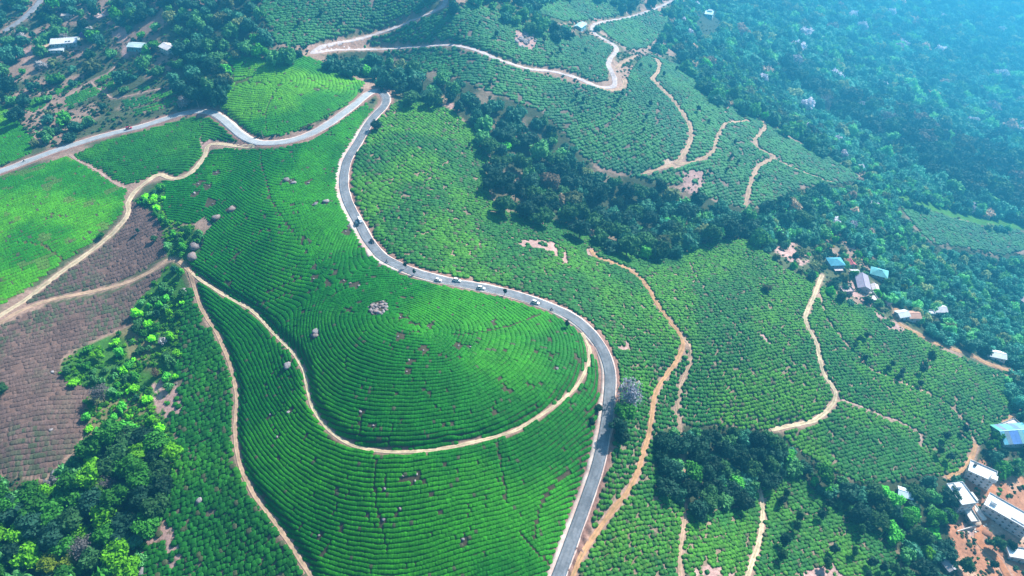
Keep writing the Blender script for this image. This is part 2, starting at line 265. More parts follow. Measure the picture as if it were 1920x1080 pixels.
# ------------------------------------------------------------------ materials
def mat(name, rough=.8, spec=.25):
    m = bpy.data.materials.new(name); m.use_nodes = True; b = m.node_tree.nodes['Principled BSDF']
    b.inputs['Roughness'].default_value = rough; b.inputs['Specular IOR Level'].default_value = spec; return m, m.node_tree, b
def N(t, typ, **kw):
    n = t.nodes.new(typ)
    for k, v in kw.items(): setattr(n, k, v)
    return n
def noise(t, scale, detail=4, rough=.6, coord=None):
    n = N(t, 'ShaderNodeTexNoise'); n.inputs['Scale'].default_value = scale; n.inputs['Detail'].default_value = detail; n.inputs['Roughness'].default_value = rough
    if coord is not None: t.links.new(coord, n.inputs['Vector'])
    return n
def mapr(t, src, a, b, lo=.3, hi=.7):
    n = N(t, 'ShaderNodeMapRange'); t.links.new(src, n.inputs[0]); n.inputs[1].default_value = lo; n.inputs[2].default_value = hi; n.inputs[3].default_value = a; n.inputs[4].default_value = b; return n.outputs[0]
def mul(t, colr, fac):
    n = N(t, 'ShaderNodeVectorMath', operation='SCALE'); t.links.new(colr, n.inputs[0]); t.links.new(fac, n.inputs['Scale']); return n.outputs[0]
def mixc(t, fac, a, b):
    n = N(t, 'ShaderNodeMix', data_type='RGBA'); 
    if isinstance(fac, (int, float)): n.inputs[0].default_value = fac
    else: t.links.new(fac, n.inputs[0])
    for s, i in ((a, 6), (b, 7)):
        if isinstance(s, tuple): n.inputs[i].default_value = (*s, 1)
        else: t.links.new(s, n.inputs[i])
    return n.outputs[2]
def simple(name, c, rough=.7, spec=.3, var=.18, scale=.6, metal=0, var2=None):
    """colour with fine grain and broad blotches"""
    m, t, b = mat(name, rough, spec); g = N(t, 'ShaderNodeNewGeometry')
    n1 = noise(t, scale, 5, .65, g.outputs['Position']); f = mapr(t, n1.outputs[0], 1 - var, 1 + var)
    cc = N(t, 'ShaderNodeRGB'); cc.outputs[0].default_value = (*c, 1)
    src = cc.outputs[0]
    if var2 is not None:
        n2 = noise(t, scale * .22, 3, .6, g.outputs['Position']); src = mixc(t, mapr(t, n2.outputs[0], 0, 1, .42, .62), c, var2)
    t.links.new(mul(t, src, f), b.inputs['Base Color']); b.inputs['Metallic'].default_value = metal
    return m
def leafy(name, attr, base=None, trans=.3, scale=1.6, var=.35):
    """foliage: tint x mottling, some light passing through"""
    m, t, b = mat(name, .65, .12); g = N(t, 'ShaderNodeNewGeometry')
    if attr == 'inst':
        a = N(t, 'ShaderNodeAttribute', attribute_type='INSTANCER', attribute_name='tint'); src = a.outputs['Color']
    else:
        cc = N(t, 'ShaderNodeRGB'); cc.outputs[0].default_value = (*base, 1); oi = N(t, 'ShaderNodeObjectInfo')
        src = mul(t, cc.outputs[0], mapr(t, oi.outputs['Random'], .72, 1.3, 0, 1))
    n1 = noise(t, scale, 3, .7, g.outputs['Position'])
    src = mul(t, src, mapr(t, n1.outputs[0], 1 - var, 1 + var))
    t.links.new(src, b.inputs['Base Color'])
    if trans:
        tr = N(t, 'ShaderNodeBsdfTranslucent'); t.links.new(src, tr.inputs[0]); mx = N(t, 'ShaderNodeMixShader'); mx.inputs[0].default_value = trans
        t.links.new(b.outputs[0], mx.inputs[1]); t.links.new(tr.outputs[0], mx.inputs[2]); t.links.new(mx.outputs[0], t.nodes['Material Output'].inputs[0])
    return m
M = {}
M['tea'] = leafy('tea_leaves', 'inst', trans=.12, scale=1.3, var=.4)
M['tree_inst'] = leafy('tree_leaves', 'inst', trans=.25, scale=.9, var=.5)
M['bark'] = simple('bark', (.10, .075, .055), .9, .1, .3, 1.5)
PATHC = {'pale': (.50, .43, .42), 'tan': (.46, .31, .21), 'cream': (.56, .44, .29), 'orange': (.48, .27, .14), 'pink': (.42, .28, .23), 'grey': (.27, .28, .30), 'red': (.46, .20, .10)}
for k, c in PATHC.items(): M['path_' + k] = simple('dirt_' + k, c, .95, .1, .28, .45, var2=tuple(v * .78 for v in c))
M['asphalt'] = simple('asphalt', (.20, .215, .235), .8, .3, .22, .9, var2=(.135, .15, .168))
M['asphalt_pale'] = simple('asphalt_pale', (.36, .38, .39), .85, .25, .12, 1.0, var2=(.30, .32, .33))
M['shoulder'] = simple('shoulder_gravel', (.60, .50, .44), .95, .1, .22, .5, var2=(.55, .38, .32))
M['line'] = simple('road_paint', (.72, .72, .70), .6, .3, .12, 2)
M['rock'] = simple('rock', (.17, .155, .16), .9, .2, .5, 1.2, var2=(.27, .20, .18))
M['rock_pale'] = simple('pale_rock', (.29, .26, .26), .9, .2, .4, 1.2, var2=(.20, .18, .19))
def worn(m, lo, hi, dark, width, c2=None):
    """worn bands along a track: where the wheels run, or weeds left standing between them"""
    t = m.node_tree; b = t.nodes['Principled BSDF']; src = b.inputs['Base Color'].links[0].from_socket
    a = N(t, 'ShaderNodeAttribute', attribute_name='across'); ab = N(t, 'ShaderNodeMath', operation='ABSOLUTE'); t.links.new(a.outputs['Fac'], ab.inputs[0])
    su = N(t, 'ShaderNodeMath', operation='SUBTRACT'); t.links.new(ab.outputs[0], su.inputs[0]); su.inputs[1].default_value = lo
    a2 = N(t, 'ShaderNodeMath', operation='ABSOLUTE'); t.links.new(su.outputs[0], a2.inputs[0]); band = mapr(t, a2.outputs[0], 1, 0, 0, width)
    g = N(t, 'ShaderNodeNewGeometry'); nn = noise(t, .25, 4, .7, g.outputs['Position']); k = N(t, 'ShaderNodeMath', operation='MULTIPLY'); t.links.new(band, k.inputs[0]); t.links.new(mapr(t, nn.outputs[0], 0, hi, .38, .62), k.inputs[1])
    t.links.new(mixc(t, k.outputs[0], src, c2), b.inputs['Base Color'])
worn(M['asphalt'], .42, .9, 0, .22, (.115, .125, .14)); worn(M['asphalt_pale'], .42, .8, 0, .22, (.26, .275, .285))
for k_ in ('tan', 'cream', 'orange', 'pink'): worn(M['path_' + k_], .0, .75, 0, .38, (.17, .16, .07))
def ground_mat():
    m, t, b = mat('ground', .95, .1); g = N(t, 'ShaderNodeNewGeometry'); a = N(t, 'ShaderNodeAttribute', attribute_name='cover')
    n1 = noise(t, .7, 6, .7, g.outputs['Position']); n2 = noise(t, .09, 3, .6, g.outputs['Position'])
    c = mul(t, a.outputs['Color'], mapr(t, n1.outputs[0], .6, 1.4)); c = mul(t, c, mapr(t, n2.outputs[0], .8, 1.2))
    t.links.new(c, b.inputs['Base Color'])
    bp = N(t, 'ShaderNodeBump'); bp.inputs['Strength'].default_value = .5; bp.inputs['Distance'].default_value = .5; t.links.new(n1.outputs[0], bp.inputs['Height']); t.links.new(bp.outputs[0], b.inputs['Normal'])
    return m
M['ground'] = ground_mat()

# ------------------------------------------------------------------ objects
def props(o, label=None, cat=None, group=None, kind=None):
    for k, v in (('label', label), ('category', cat), ('group', group), ('kind', kind)):
        if v: o[k] = v
    return o
def mesh(name, V, Fc, m=None, smooth=False):
    me = bpy.data.meshes.new(name); V = np.asarray(V, np.float32)
    if isinstance(Fc, np.ndarray):
        k = Fc.shape[1]; me.vertices.add(len(V)); me.vertices.foreach_set('co', V.ravel())
        me.loops.add(Fc.size); me.loops.foreach_set('vertex_index', Fc.ravel().astype(np.int32))
        me.polygons.add(len(Fc)); me.polygons.foreach_set('loop_start', np.arange(0, Fc.size, k, dtype=np.int32)); me.polygons.foreach_set('loop_total', np.full(len(Fc), k, np.int32))
        me.update(calc_edges=True)
    else: me.from_pydata(V.tolist(), [], Fc); me.update()
    if m: me.materials.append(m)
    if smooth: me.polygons.foreach_set('use_smooth', np.ones(len(me.polygons), bool))
    return me
def obj(name, me, parent=None, loc=None, link=True):
    o = bpy.data.objects.new(name, me)
    if link: col.objects.link(o)
    if parent: o.parent = parent
    if loc is not None: o.location = loc
    return o
def empty(name, loc, rz, label, cat, group=None):
    o = bpy.data.objects.new(name, None); col.objects.link(o); o.empty_display_size = 1; o.location = loc; o.rotation_euler = (0, 0, rz)
    return props(o, label, cat, group)

# ground sheet: finer towards the viewer's valley, reaching far past the horizon of the hills
ang = np.concatenate([np.linspace(-66, 66, 640), np.linspace(66, 294, 40)[1:-1]]); ang = np.radians(ang)
rr = np.concatenate([[4, 30, 70], np.geomspace(100, 2300, 700), np.geomspace(2300, 7000, 14)[1:]])
AA, RR = np.meshgrid(ang, rr); X = RR * np.sin(AA); Y = RR * np.cos(AA); Z = hz(X, Y)
cl, px, py, dd = cover(X.ravel(), Y.ravel(), Z.ravel())
SOIL = {SCRUB: (.075, .095, .045), TC: (.075, .062, .035), TL: (.10, .10, .03), TM: (.08, .08, .035), TU: (.09, .11, .03), PR: (.16, .10, .08), TS: (.15, .12, .08), TR: (.24, .175, .12), TF: (.17, .13, .10), TG: (.24, .16, .12), FOR: (.045, .06, .03), RED: (.38, .175, .10), GRASS: (.06, .18, .025), PINK: (.40, .25, .22), GULLY: (.05, .15, .025), TFE: (.2, .15, .1), BANK: (.3, .17, .12)}
lut = np.array([SOIL[i] for i in range(17)]); cc = lut[cl]
xf, yf = X.ravel(), Y.ravel()
n = fbm(xf, yf, 26, 4)[:, None]
sc = (cl == SCRUB)[:, None]
cc = np.where(sc, cc * (1 - sstep(.46, .6, n)) + np.array((.30, .20, .15)) * sstep(.46, .6, n), cc)
gl = (cl == GULLY)[:, None]
cc = np.where(gl, cc * (1 - sstep(.52, .66, n)) + np.array((.19, .17, .08)) * sstep(.52, .66, n), cc)
rd = (cl == RED)[:, None]
cc = np.where(rd, cc * (1 - sstep(.5, .7, n)) + np.array((.50, .36, .26)) * sstep(.5, .7, n), cc)
fr = ((cl == FOR))[:, None]
cc = np.where(fr, cc * (1 - sstep(.58, .7, n)) + np.array((.17, .13, .09)) * sstep(.58, .7, n), cc)
db = bil(DIST, xf, yf)[:, None]; dt = bil(DTAR, xf, yf)[:, None]
cc = cc * sstep(.3, 1.7, db) + np.array((.33, .21, .16)) * (1 - sstep(.3, 1.7, db))
cc = cc * sstep(.3, 2.2, dt) + np.array((.25, .14, .11)) * (1 - sstep(.3, 2.2, dt))
nr, na = RR.shape
ii, jj = np.meshgrid(np.arange(nr - 1), np.arange(na), indexing='ij'); j2 = (jj + 1) % na
Fq = np.stack([ii * na + jj, ii * na + j2, (ii + 1) * na + j2, (ii + 1) * na + jj], -1).reshape(-1, 4)
me = mesh('ground', np.stack([xf, yf, Z.ravel()], -1), Fq, M['ground'], True)
ca = me.color_attributes.new('cover', 'FLOAT_COLOR', 'POINT'); ca.data.foreach_set('color', np.concatenate([cc, np.ones((len(cc), 1))], 1).astype(np.float32).ravel())
props(obj('ground', me), kind='structure')

# haze
zlo, zhi = float(Z.min()) - 1.5, max(float(Z.max()) + 45, HC + 6)
HB = 7200
bm = bmesh.new(); bmesh.ops.create_cube(bm, size=1)
for v in bm.verts: v.co = ((v.co.x) * 2 * HB, v.co.y * 2 * HB, (zlo + zhi) / 2 + v.co.z * (zhi - zlo))
me = bpy.data.meshes.new('haze'); bm.to_mesh(me); bm.free()
hm = bpy.data.materials.new('haze'); hm.use_nodes = True; t = hm.node_tree; t.nodes.clear()
out = t.nodes.new('ShaderNodeOutputMaterial'); pv = t.nodes.new('ShaderNodeVolumePrincipled')
pv.inputs['Color'].default_value = (*HAZE_COLOR, 1); pv.inputs['Density'].default_value = HAZE_DENSITY; pv.inputs['Anisotropy'].default_value = HAZE_ANISO
t.links.new(pv.outputs[0], out.inputs['Volume']); me.materials.append(hm)
props(obj('haze', me), kind='stuff')

# roads and paths: ribbons with a ragged edge and a skirt into the ground
def ribbon(name, G, wl, wr, lift, m, ragged=.0, rows=3, parent=None, kind=None, skirt=.6, seed=0):
    T = np.gradient(G, axis=0); T /= np.linalg.norm(T, axis=1, keepdims=True) + 1e-9; Nn = np.stack([-T[:, 1], T[:, 0]], -1)
    s = np.arange(len(G)) * 2.0
    wl = wl * (1 + ragged * (fbm(s, s * 0 + 7.7 + seed, 9, 3) - .5) * 2); wr = wr * (1 + ragged * (fbm(s, s * 0 + 91.1 + seed, 9, 3) - .5) * 2)
    us = np.linspace(1, -1, rows); V = []
    for k, u in enumerate(us):
        off = np.where(u > 0, u * wl, u * wr) if not isinstance(wl, tuple) else 0
        off = (1 + u) / 2 * wl - (1 - u) / 2 * wr
        P = G + Nn * off[:, None]; V.append(np.stack([P[:, 0], P[:, 1], hz(P[:, 0], P[:, 1]) + lift], -1))
    a = V[0].copy(); a[:, 2] -= skirt; b = V[-1].copy(); b[:, 2] -= skirt
    V = [a] + V + [b]; nv = len(V); n = len(G); VV = np.stack(V, 1).reshape(-1, 3)
    i, j = np.meshgrid(np.arange(n - 1), np.arange(nv - 1), indexing='ij')
    Fq = np.stack([i * nv + j, i * nv + j + 1, (i + 1) * nv + j + 1, (i + 1) * nv + j], -1).reshape(-1, 4)[:, ::-1]
    me_ = mesh(name, VV, Fq.copy(), m, True); ac = np.tile(np.concatenate([[1], us, [-1]]), n).astype(np.float32); at_ = me_.attributes.new('across', 'FLOAT', 'POINT'); at_.data.foreach_set('value', ac)
    o = obj(name, me_, parent)
    if kind: o['kind'] = kind
    return o
def roadz(): pass
G = LINES['main']
# shoulder width on the left (south-west) side changes along the road
pxm, pym, _ = project(np.stack([G[:, 0], G[:, 1], hz(G[:, 0], G[:, 1])], -1))
sidx = np.arange(len(G))
hair = int(np.argmin((pxm - 722) ** 2 + (pym - 180) ** 2))
after = sidx > hair
# travelling from left edge through the hairpin to the bottom: after the hairpin the right-hand side is the outer (west) side
out_w = np.where(after, 4.2, 3.6).astype(float); in_w = np.where(after, 3.5, 4.2).astype(float)
wide = after & (pym > 235) & (pym < 500)
out_w = np.where(wide, 6.2, out_w); out_w = np.where(after & (pym > 720), 5.2, out_w); out_w = smooth1(out_w, 15); in_w = smooth1(in_w, 15)
ribbon('road_shoulder', G, in_w, out_w, .10, M['shoulder'], .14, 7, kind='structure')
rd = ribbon('road', G[hair - 6:], 2.9, 2.9, .22, M['asphalt'], .0, 13, kind='structure', skirt=.1)
ribbon('road', G[:hair - 5], 2.9, 2.9, .215, M['asphalt_pale'], .0, 13, kind='structure', skirt=.1)
tail = after & (pym > 160)
for nm, a, b in (('edge_line', 2.75, -2.58), ('edge_line', -2.58, 2.75)):
    ribbon(nm, G[tail], a * np.ones(tail.sum()), b * np.ones(tail.sum()), .235, M['line'], 0, 2, parent=rd, skirt=.0)
for k_, (pts, wd, cut, ck) in ROUTES.items():
    nm = {'grey': 'village_road', 'pale': 'hill_road'}.get(ck, 'dirt_path' if wd < 3 else 'dirt_track')
    ribbon(nm, LINES[k_], wd / 2, wd / 2, .14, M['path_' + ck], .42 if ck != 'grey' else .08, 9, kind='structure', seed=hash(k_) % 1000 if False else len(k_) * 13.7)

# ------------------------------------------------------------------ row fields: picture row directions -> phase whose level lines are the tea rows
def rowfield(ctrl, bounds, fac, cls, st=4.0):
    c = np.array(ctrl, float); P0 = at(c[:, 0], c[:, 1]); l = np.hypot(c[:, 2], c[:, 3]); P1 = at(c[:, 0] + 4 * c[:, 2] / l, c[:, 1] + 4 * c[:, 3] / l)
    d = (P1 - P0)[:, :2]; d /= np.linalg.norm(d, axis=1, keepdims=True) + 1e-9; nrm = np.stack([d[:, 1], -d[:, 0]], -1); sp = c[:, 4] * fac
    x0, y0, x1, y1 = bounds; nx = int((x1 - x0) / st) + 1; ny = int((y1 - y0) / st) + 1
    XX, YY = np.meshgrid(x0 + st * np.arange(nx), y0 + st * np.arange(ny)); nxv = 0; nyv = 0; ws = 0; sv = 0
    for i in range(len(c)):
        wgt = 1 / (((XX - P0[i, 0]) ** 2 + (YY - P0[i, 1]) ** 2) / 100 + 1.0) ** 1.6
        nxv = nxv + wgt * nrm[i, 0]; nyv = nyv + wgt * nrm[i, 1]; sv = sv + wgt * sp[i]; ws = ws + wgt
    L = np.hypot(nxv, nyv) + 1e-9; sv = sv / ws
    wx = (fbm(XX, YY, 40, 3) - .5) * .35; u = nxv / L; v = nyv / L; u, v = u - v * wx, v + u * wx
    u = u / sv; v = v / sv
    # Poisson solve (mirrored FFT)
    def mir(a, sx, sy):
        a = np.concatenate([a, sx * a[:, ::-1]], 1); return np.concatenate([a, sy * a[::-1]], 0)
    U = mir(u, -1, 1); Vv = mir(v, 1, -1)
    kx = 2 * np.pi * np.fft.fftfreq(U.shape[1], st); ky = 2 * np.pi * np.fft.fftfreq(U.shape[0], st); KX, KY = np.meshgrid(kx, ky)
    k2 = KX ** 2 + KY ** 2; k2[0, 0] = 1
    ph = np.real(np.fft.ifft2(-1j * (KX * np.fft.fft2(U) + KY * np.fft.fft2(Vv)) / k2))[:ny, :nx]
    gy_, gx_ = np.gradient(ph, st); inside = np.hypot(u, v); near = np.ones(ph.shape, bool)
    kk, px_, py_, d_ = cover(XX.ravel(), YY.ravel()); near = (kk == cls).reshape(ph.shape)
    ph = ph * np.median(inside[near]) / np.median(np.hypot(gx_, gy_)[near])
    return ph, x0, y0, st
def samp(fld, x, y):
    ph, x0, y0, st = fld; fx = np.clip((x - x0) / st, 0, ph.shape[1] - 1.001); fy = np.clip((y - y0) / st, 0, ph.shape[0] - 1.001)
    # smooth (Catmull-Rom-like) via quadratic-free bilinear of value; gradients bilinear from np.gradient
    i = fx.astype(int); j = fy.astype(int); a = fx - i; b = fy - j
    f = lambda G: (G[j, i] * (1 - a) + G[j, i + 1] * a) * (1 - b) + (G[j + 1, i] * (1 - a) + G[j + 1, i + 1] * a) * b
    if not hasattr(samp, 'c') or samp.c[0] is not ph: samp.c = (ph, *np.gradient(ph, st))
    return f(ph), f(samp.c[2]), f(samp.c[1])
CTRL = {
 TC: [(705,760,1,0,3.3),(850,760,1,-.08,3.3),(960,740,1,-.35,3.2),(1040,690,.6,-1,3),(1085,640,.1,-1,3),(1050,612,-.8,-.75,2.8),(1000,582,-1,-.35,2.6),(900,565,-1,-.28,2.6),(950,600,-1,-.7,2.6),(860,560,-1,-.4,2.6),(780,540,-1,-.25,2.6),(690,545,-1,.1,2.5),(640,570,-1,.5,2.5),(600,620,-.3,1,2.5),(570,640,.25,1,2.5),(590,720,.4,1,2.6),(640,780,.8,.6,3),(625,690,.4,1,2.7),(930,640,0,-1,2.8),(870,640,.1,-1,2.6),(830,590,-1,-.2,2.6),(780,660,1,0,2.8),(700,655,1,.25,2.7),(662,620,.1,1,2.5),
      (700,880,1,.05,3.4),(600,860,.9,.5,2.9),(520,800,.45,1,2.5),(480,720,.32,1,2.4),(460,650,.4,1,2.4),(430,600,.55,1,2.4),(800,900,1,-.12,3.4),(950,870,1,-.25,2.9),(1050,820,.8,-.5,2.4),(900,980,1,-.35,2.8),(1000,960,1,-.5,2.4),(800,1000,1,-.15,3.4),(700,1000,1,.15,3.3),(600,960,.8,.6,2.7),(540,900,.6,.8,2.5),(1050,900,.9,-.5,2.3),(650,1050,1,.35,3),(850,1060,1,-.3,3.3),
      (450,520,1,.8,2.5),(400,500,1,.85,2.5),(520,540,1,.75,2.5),(480,470,1,.75,2.4),(540,490,1,.5,2.5),(440,365,.6,1,2.4),(410,330,1,.3,2.6),(470,350,1,.7,2.4),(490,370,1,.5,2.4),(500,330,1,.4,2.5),(480,300,1,.3,2.6),(540,330,1,-.3,2.5),(560,360,1,-.5,2.5),(540,400,1,-.3,2.5),(500,400,1,.15,2.4),(520,440,1,.1,2.5),(560,420,1,-.5,2.5),(600,320,1,-.7,2.5),(640,260,1,-.7,2.5),(610,450,.3,-1,2.5),(620,390,.5,-1,2.5),(650,490,-.6,-1,2.6),(540,512,1,.2,2.5),(560,500,1,-.2,2.5),(340,370,1,.1,2.8),(345,400,1,.1,2.8),(380,340,1,-.2,2.8),(390,310,1,-.2,2.7),(410,420,.5,1,2.5)],
 TS: [(380,640,1,-.45,3),(400,720,1,-.55,3),(400,800,1,-.6,3),(420,900,1,-.6,3),(450,1000,1,-.5,3),(350,1020,1,-.4,3),(340,900,1,-.5,3)],
 TL: [(100,420,1,-.42,2.5),(30,500,1,-.4,2.5),(200,380,1,-.45,2.5),(60,350,1,-.33,2.5),(150,460,1,-.5,2.5),(0,400,1,-.38,2.5)],
 TM: [(200,310,1,-.15,2.8),(280,280,1,-.28,2.8),(340,260,1,-.3,2.8),(250,320,1,-.2,2.8),(405,245,.9,.5,2.8),(430,258,.9,.5,2.8)],
 PR: [(250,440,1,-.45,2.8),(200,500,1,-.42,2.8),(100,620,1,-.4,2.8),(200,590,1,-.35,2.8),(60,700,1,-.3,2.8),(60,800,1,-.12,2.8),(110,780,1,.15,2.8),(0,860,1,-.1,2.8)],
 TU: [(450,235,1,.1,3),(500,240,1,-.05,3),(430,190,1,.08,3),(560,220,1,-.3,3),(610,195,1,-.6,3),(650,160,-.3,-1,3),(630,150,-.6,-1,3),(590,120,-1,-.4,3),(520,118,-1,.05,3),(460,115,-1,.0,3),(520,200,1,-.12,3),(560,180,1,-.4,3),(590,160,-.1,-1,3),(0,270,1,-.4,3)],
 TR: [(760,240,1,1.0,3),(830,270,1,.9,3),(780,320,1,.75,3),(700,330,1,.8,3),(860,350,1,.4,3),(720,420,1,-.1,2.9),(800,430,1,-.12,2.9),(900,470,1,-.05,2.9),(850,500,1,.15,2.9),(1000,500,1,.1,2.9),(1100,560,1,.1,2.9),(1200,600,1,-.1,2.9),(1180,520,1,.15,2.9),(1300,540,1,-.1,2.9),(1400,500,1,-.15,2.9),(1400,600,1,-.2,2.9),(1350,680,1,-.35,2.9),(1450,720,1,-.4,2.9),(1250,800,1,-.4,2.9),(1180,700,1,-.3,2.9),(1150,950,1,-.5,2.9),(1200,1040,1,-.55,2.9),(1350,1010,1,-.4,2.9),(1500,1000,1,-.35,2.9),(1600,1040,1,-.3,2.9),(1600,720,1,-.25,2.9),(1700,740,1,-.25,3),(1620,620,1,-.15,3),(1650,850,1,-.4,3),(1780,720,1,-.3,3),(1560,830,1,-.5,3)],
 TF: [(1150,230,1,-.25,4),(1000,165,1,.3,4),(900,120,1,.3,4),(1250,270,1,-.2,4),(1330,320,1,-.2,4),(1350,240,1,.3,4),(1260,150,1,.3,4),(1500,300,1,.45,4),(1450,340,1,.3,4),(1000,80,1,.25,4),(880,50,1,.4,4),(650,40,1,-.25,4),(560,20,1,-.1,4),(1800,440,1,.3,4),(1200,60,1,-.2,4),(1060,20,1,-.2,4),(720,75,1,-.15,4)],
 TG: [(150,180,1,-.4,3.2),(280,195,1,-.3,3.2),(220,150,1,-.4,3.2)],
}
CELL = {TC: 1.3, TS: 1.5, TL: 1.4, TM: 1.5, PR: 1.5, TU: 1.6, TR: 1.45, TF: 2.0, TG: 1.8}
SPF = {TC: .71, TS: .86, TL: 1.0, TM: .85, PR: .9, TU: .85, TR: .69, TF: .68, TG: 1.0}
def rows(cls):
    g = np.array(np.where(LC == cls)).T; 
    q = g[::37]; P = at(q[:, 1] - PADX + .5, q[:, 0] - PADY + .5)
    ok = (np.abs(q[:, 1] - PADX - 960) < 1150) & (q[:, 0] - PADY > -90) & (q[:, 0] - PADY < 1200); P = P[ok & (P[:, 1] < 2400)]
    b = (P[:, 0].min() - 20, P[:, 1].min() - 20, P[:, 0].max() + 20, P[:, 1].max() + 20)
    fld = rowfield(CTRL[cls], b, SPF[cls], cls); c = CELL[cls]
    xs = np.arange(b[0], b[2], c); ys = np.arange(b[1], b[3], c); XX, YY = np.meshgrid(xs, ys); x = XX.ravel(); y = YY.ravel()
    k, px, py, d = cover(x, y); m = (k == cls) & (px > -190) & (px < 2110) & (py > -80) & (py < 1190) & (d > 60); x = x[m]; y = y[m]
    ph, gx_, gy_ = samp(fld, x, y); ph = ph + (vnoise(x, y, 6) - .5) * .34 + (vnoise(x + 90, y, 2.2) - .5) * .12; gl = np.hypot(gx_, gy_) + 1e-6; ux = gx_ / gl; uy = gy_ / gl
    e = (np.round(ph - .5) + .5 - ph) / gl; x2 = x + ux * e; y2 = y + uy * e
    h = c / 2; m = (np.abs(x2 - x) <= h) & (np.abs(y2 - y) <= h); x, y, x2, y2, ux, uy, gl = (a[m] for a in (x, y, x2, y2, ux, uy, gl))
    tx, ty = -uy, ux
    with np.errstate(divide='ignore', invalid='ignore'):
        ax = np.sort(np.stack([(x - h - x2) / tx, (x + h - x2) / tx]), 0); ay = np.sort(np.stack([(y - h - y2) / ty, (y + h - y2) / ty]), 0)
    t0 = np.maximum(ax[0], ay[0]); t1 = np.minimum(ax[1], ay[1]); L = t1 - t0; mid = (t0 + t1) / 2
    x = x2 + tx * mid; y = y2 + ty * mid; m = L > .22 * c
    return x[m], y[m], np.arctan2(ty, tx)[m], L[m], (1 / gl)[m]
def frame(x, y, yaw):
    e = 1.2; nx = -(hz(x + e, y) - hz(x - e, y)) / (2 * e); ny = -(hz(x, y + e) - hz(x, y - e)) / (2 * e)
    n = np.stack([nx, ny, np.ones_like(nx)], -1); n /= np.linalg.norm(n, axis=1, keepdims=True)
    t = np.stack([np.cos(yaw), np.sin(yaw), 0 * yaw], -1); t -= n * (t * n).sum(1, keepdims=True); t /= np.linalg.norm(t, axis=1, keepdims=True); b = np.cross(n, t)
    return np.stack([np.arctan2(b[:, 2], n[:, 2]), -np.arcsin(np.clip(t[:, 2], -1, 1)), np.arctan2(t[:, 1], t[:, 0])], -1)

# ------------------------------------------------------------------ plant meshes
def icos(sub):
    bm = bmesh.new(); bmesh.ops.create_icosphere(bm, subdivisions=sub, radius=1); V = np.array([v.co[:] for v in bm.verts]); Fc = np.array([[v.index for v in f.verts] for f in bm.faces]); bm.free(); return V, Fc
IC1, IC2, IC3 = icos(1), icos(2), icos(3)
def n3(V, s, seed):
    a = seed * 7.13; return (vnoise(V[:, 0] + a + 50, V[:, 1] - a + 50, s) + vnoise(V[:, 1] + a * 2 + 80, V[:, 2] + 60, s) + vnoise(V[:, 2] - a + 90, V[:, 0] + 40, s)) / 3 - .5
def leafquads(P, Nrm, size, r):
    """small bent leaf sprays at P"""
    n = len(P); a = r.normal(size=(n, 3)); a -= Nrm * (a * Nrm).sum(1, keepdims=True); a /= np.linalg.norm(a, axis=1, keepdims=True) + 1e-9; b = np.cross(Nrm, a)
    s = size * r.uniform(.6, 1.35, (n, 1)); tip = Nrm * s * r.uniform(-.5, .3, (n, 1))
    V = np.stack([P - a * s, P - b * s * .6 + tip * .3, P + a * s + tip, P + b * s * .6 + tip * .3], 1).reshape(-1, 3)
    i = np.arange(n)[:, None] * 4; Fc = np.concatenate([i + [0, 1, 2], i + [0, 2, 3]], 0); return V, Fc
def bush_mesh(seed, flat, sprays=26):
    r = np.random.default_rng(seed); V, Fc = IC2; V = V.copy()
    p = 4.2 if flat else 2.4
    k = (np.abs(V) ** p).sum(1) ** (1 / p); V = V / k[:, None]
    V *= (1 + .34 * n3(V, .55, seed) + .2 * n3(V, .25, seed + 3))[:, None]
    V = V * .5; V[:, 2] = np.where(V[:, 2] > 0, (np.abs(V[:, 2]) * 2) ** (.55 if flat else .85), V[:, 2] * .6)
    if sprays:
        u = r.normal(size=(sprays, 3)); u[:, 2] = np.abs(u[:, 2]); u /= np.linalg.norm(u, axis=1, keepdims=True); ku = (np.abs(u) ** p).sum(1) ** (1 / p)
        P = u / ku[:, None] * .5; P[:, 2] = (P[:, 2] * 2) ** (.55 if flat else .85); nn = u + r.normal(size=u.shape) * .4; nn /= np.linalg.norm(nn, axis=1, keepdims=True)
        LV, LF = leafquads(P, nn, .11, r); Fc = np.concatenate([Fc, LF + len(V)]); V = np.concatenate([V, LV])
    return mesh('tea_bush', V, Fc, M['tea'])
HEDGE = [bush_mesh(i, True, 14) for i in range(4)]; BUSH = [bush_mesh(10 + i, False, 26) for i in range(4)]
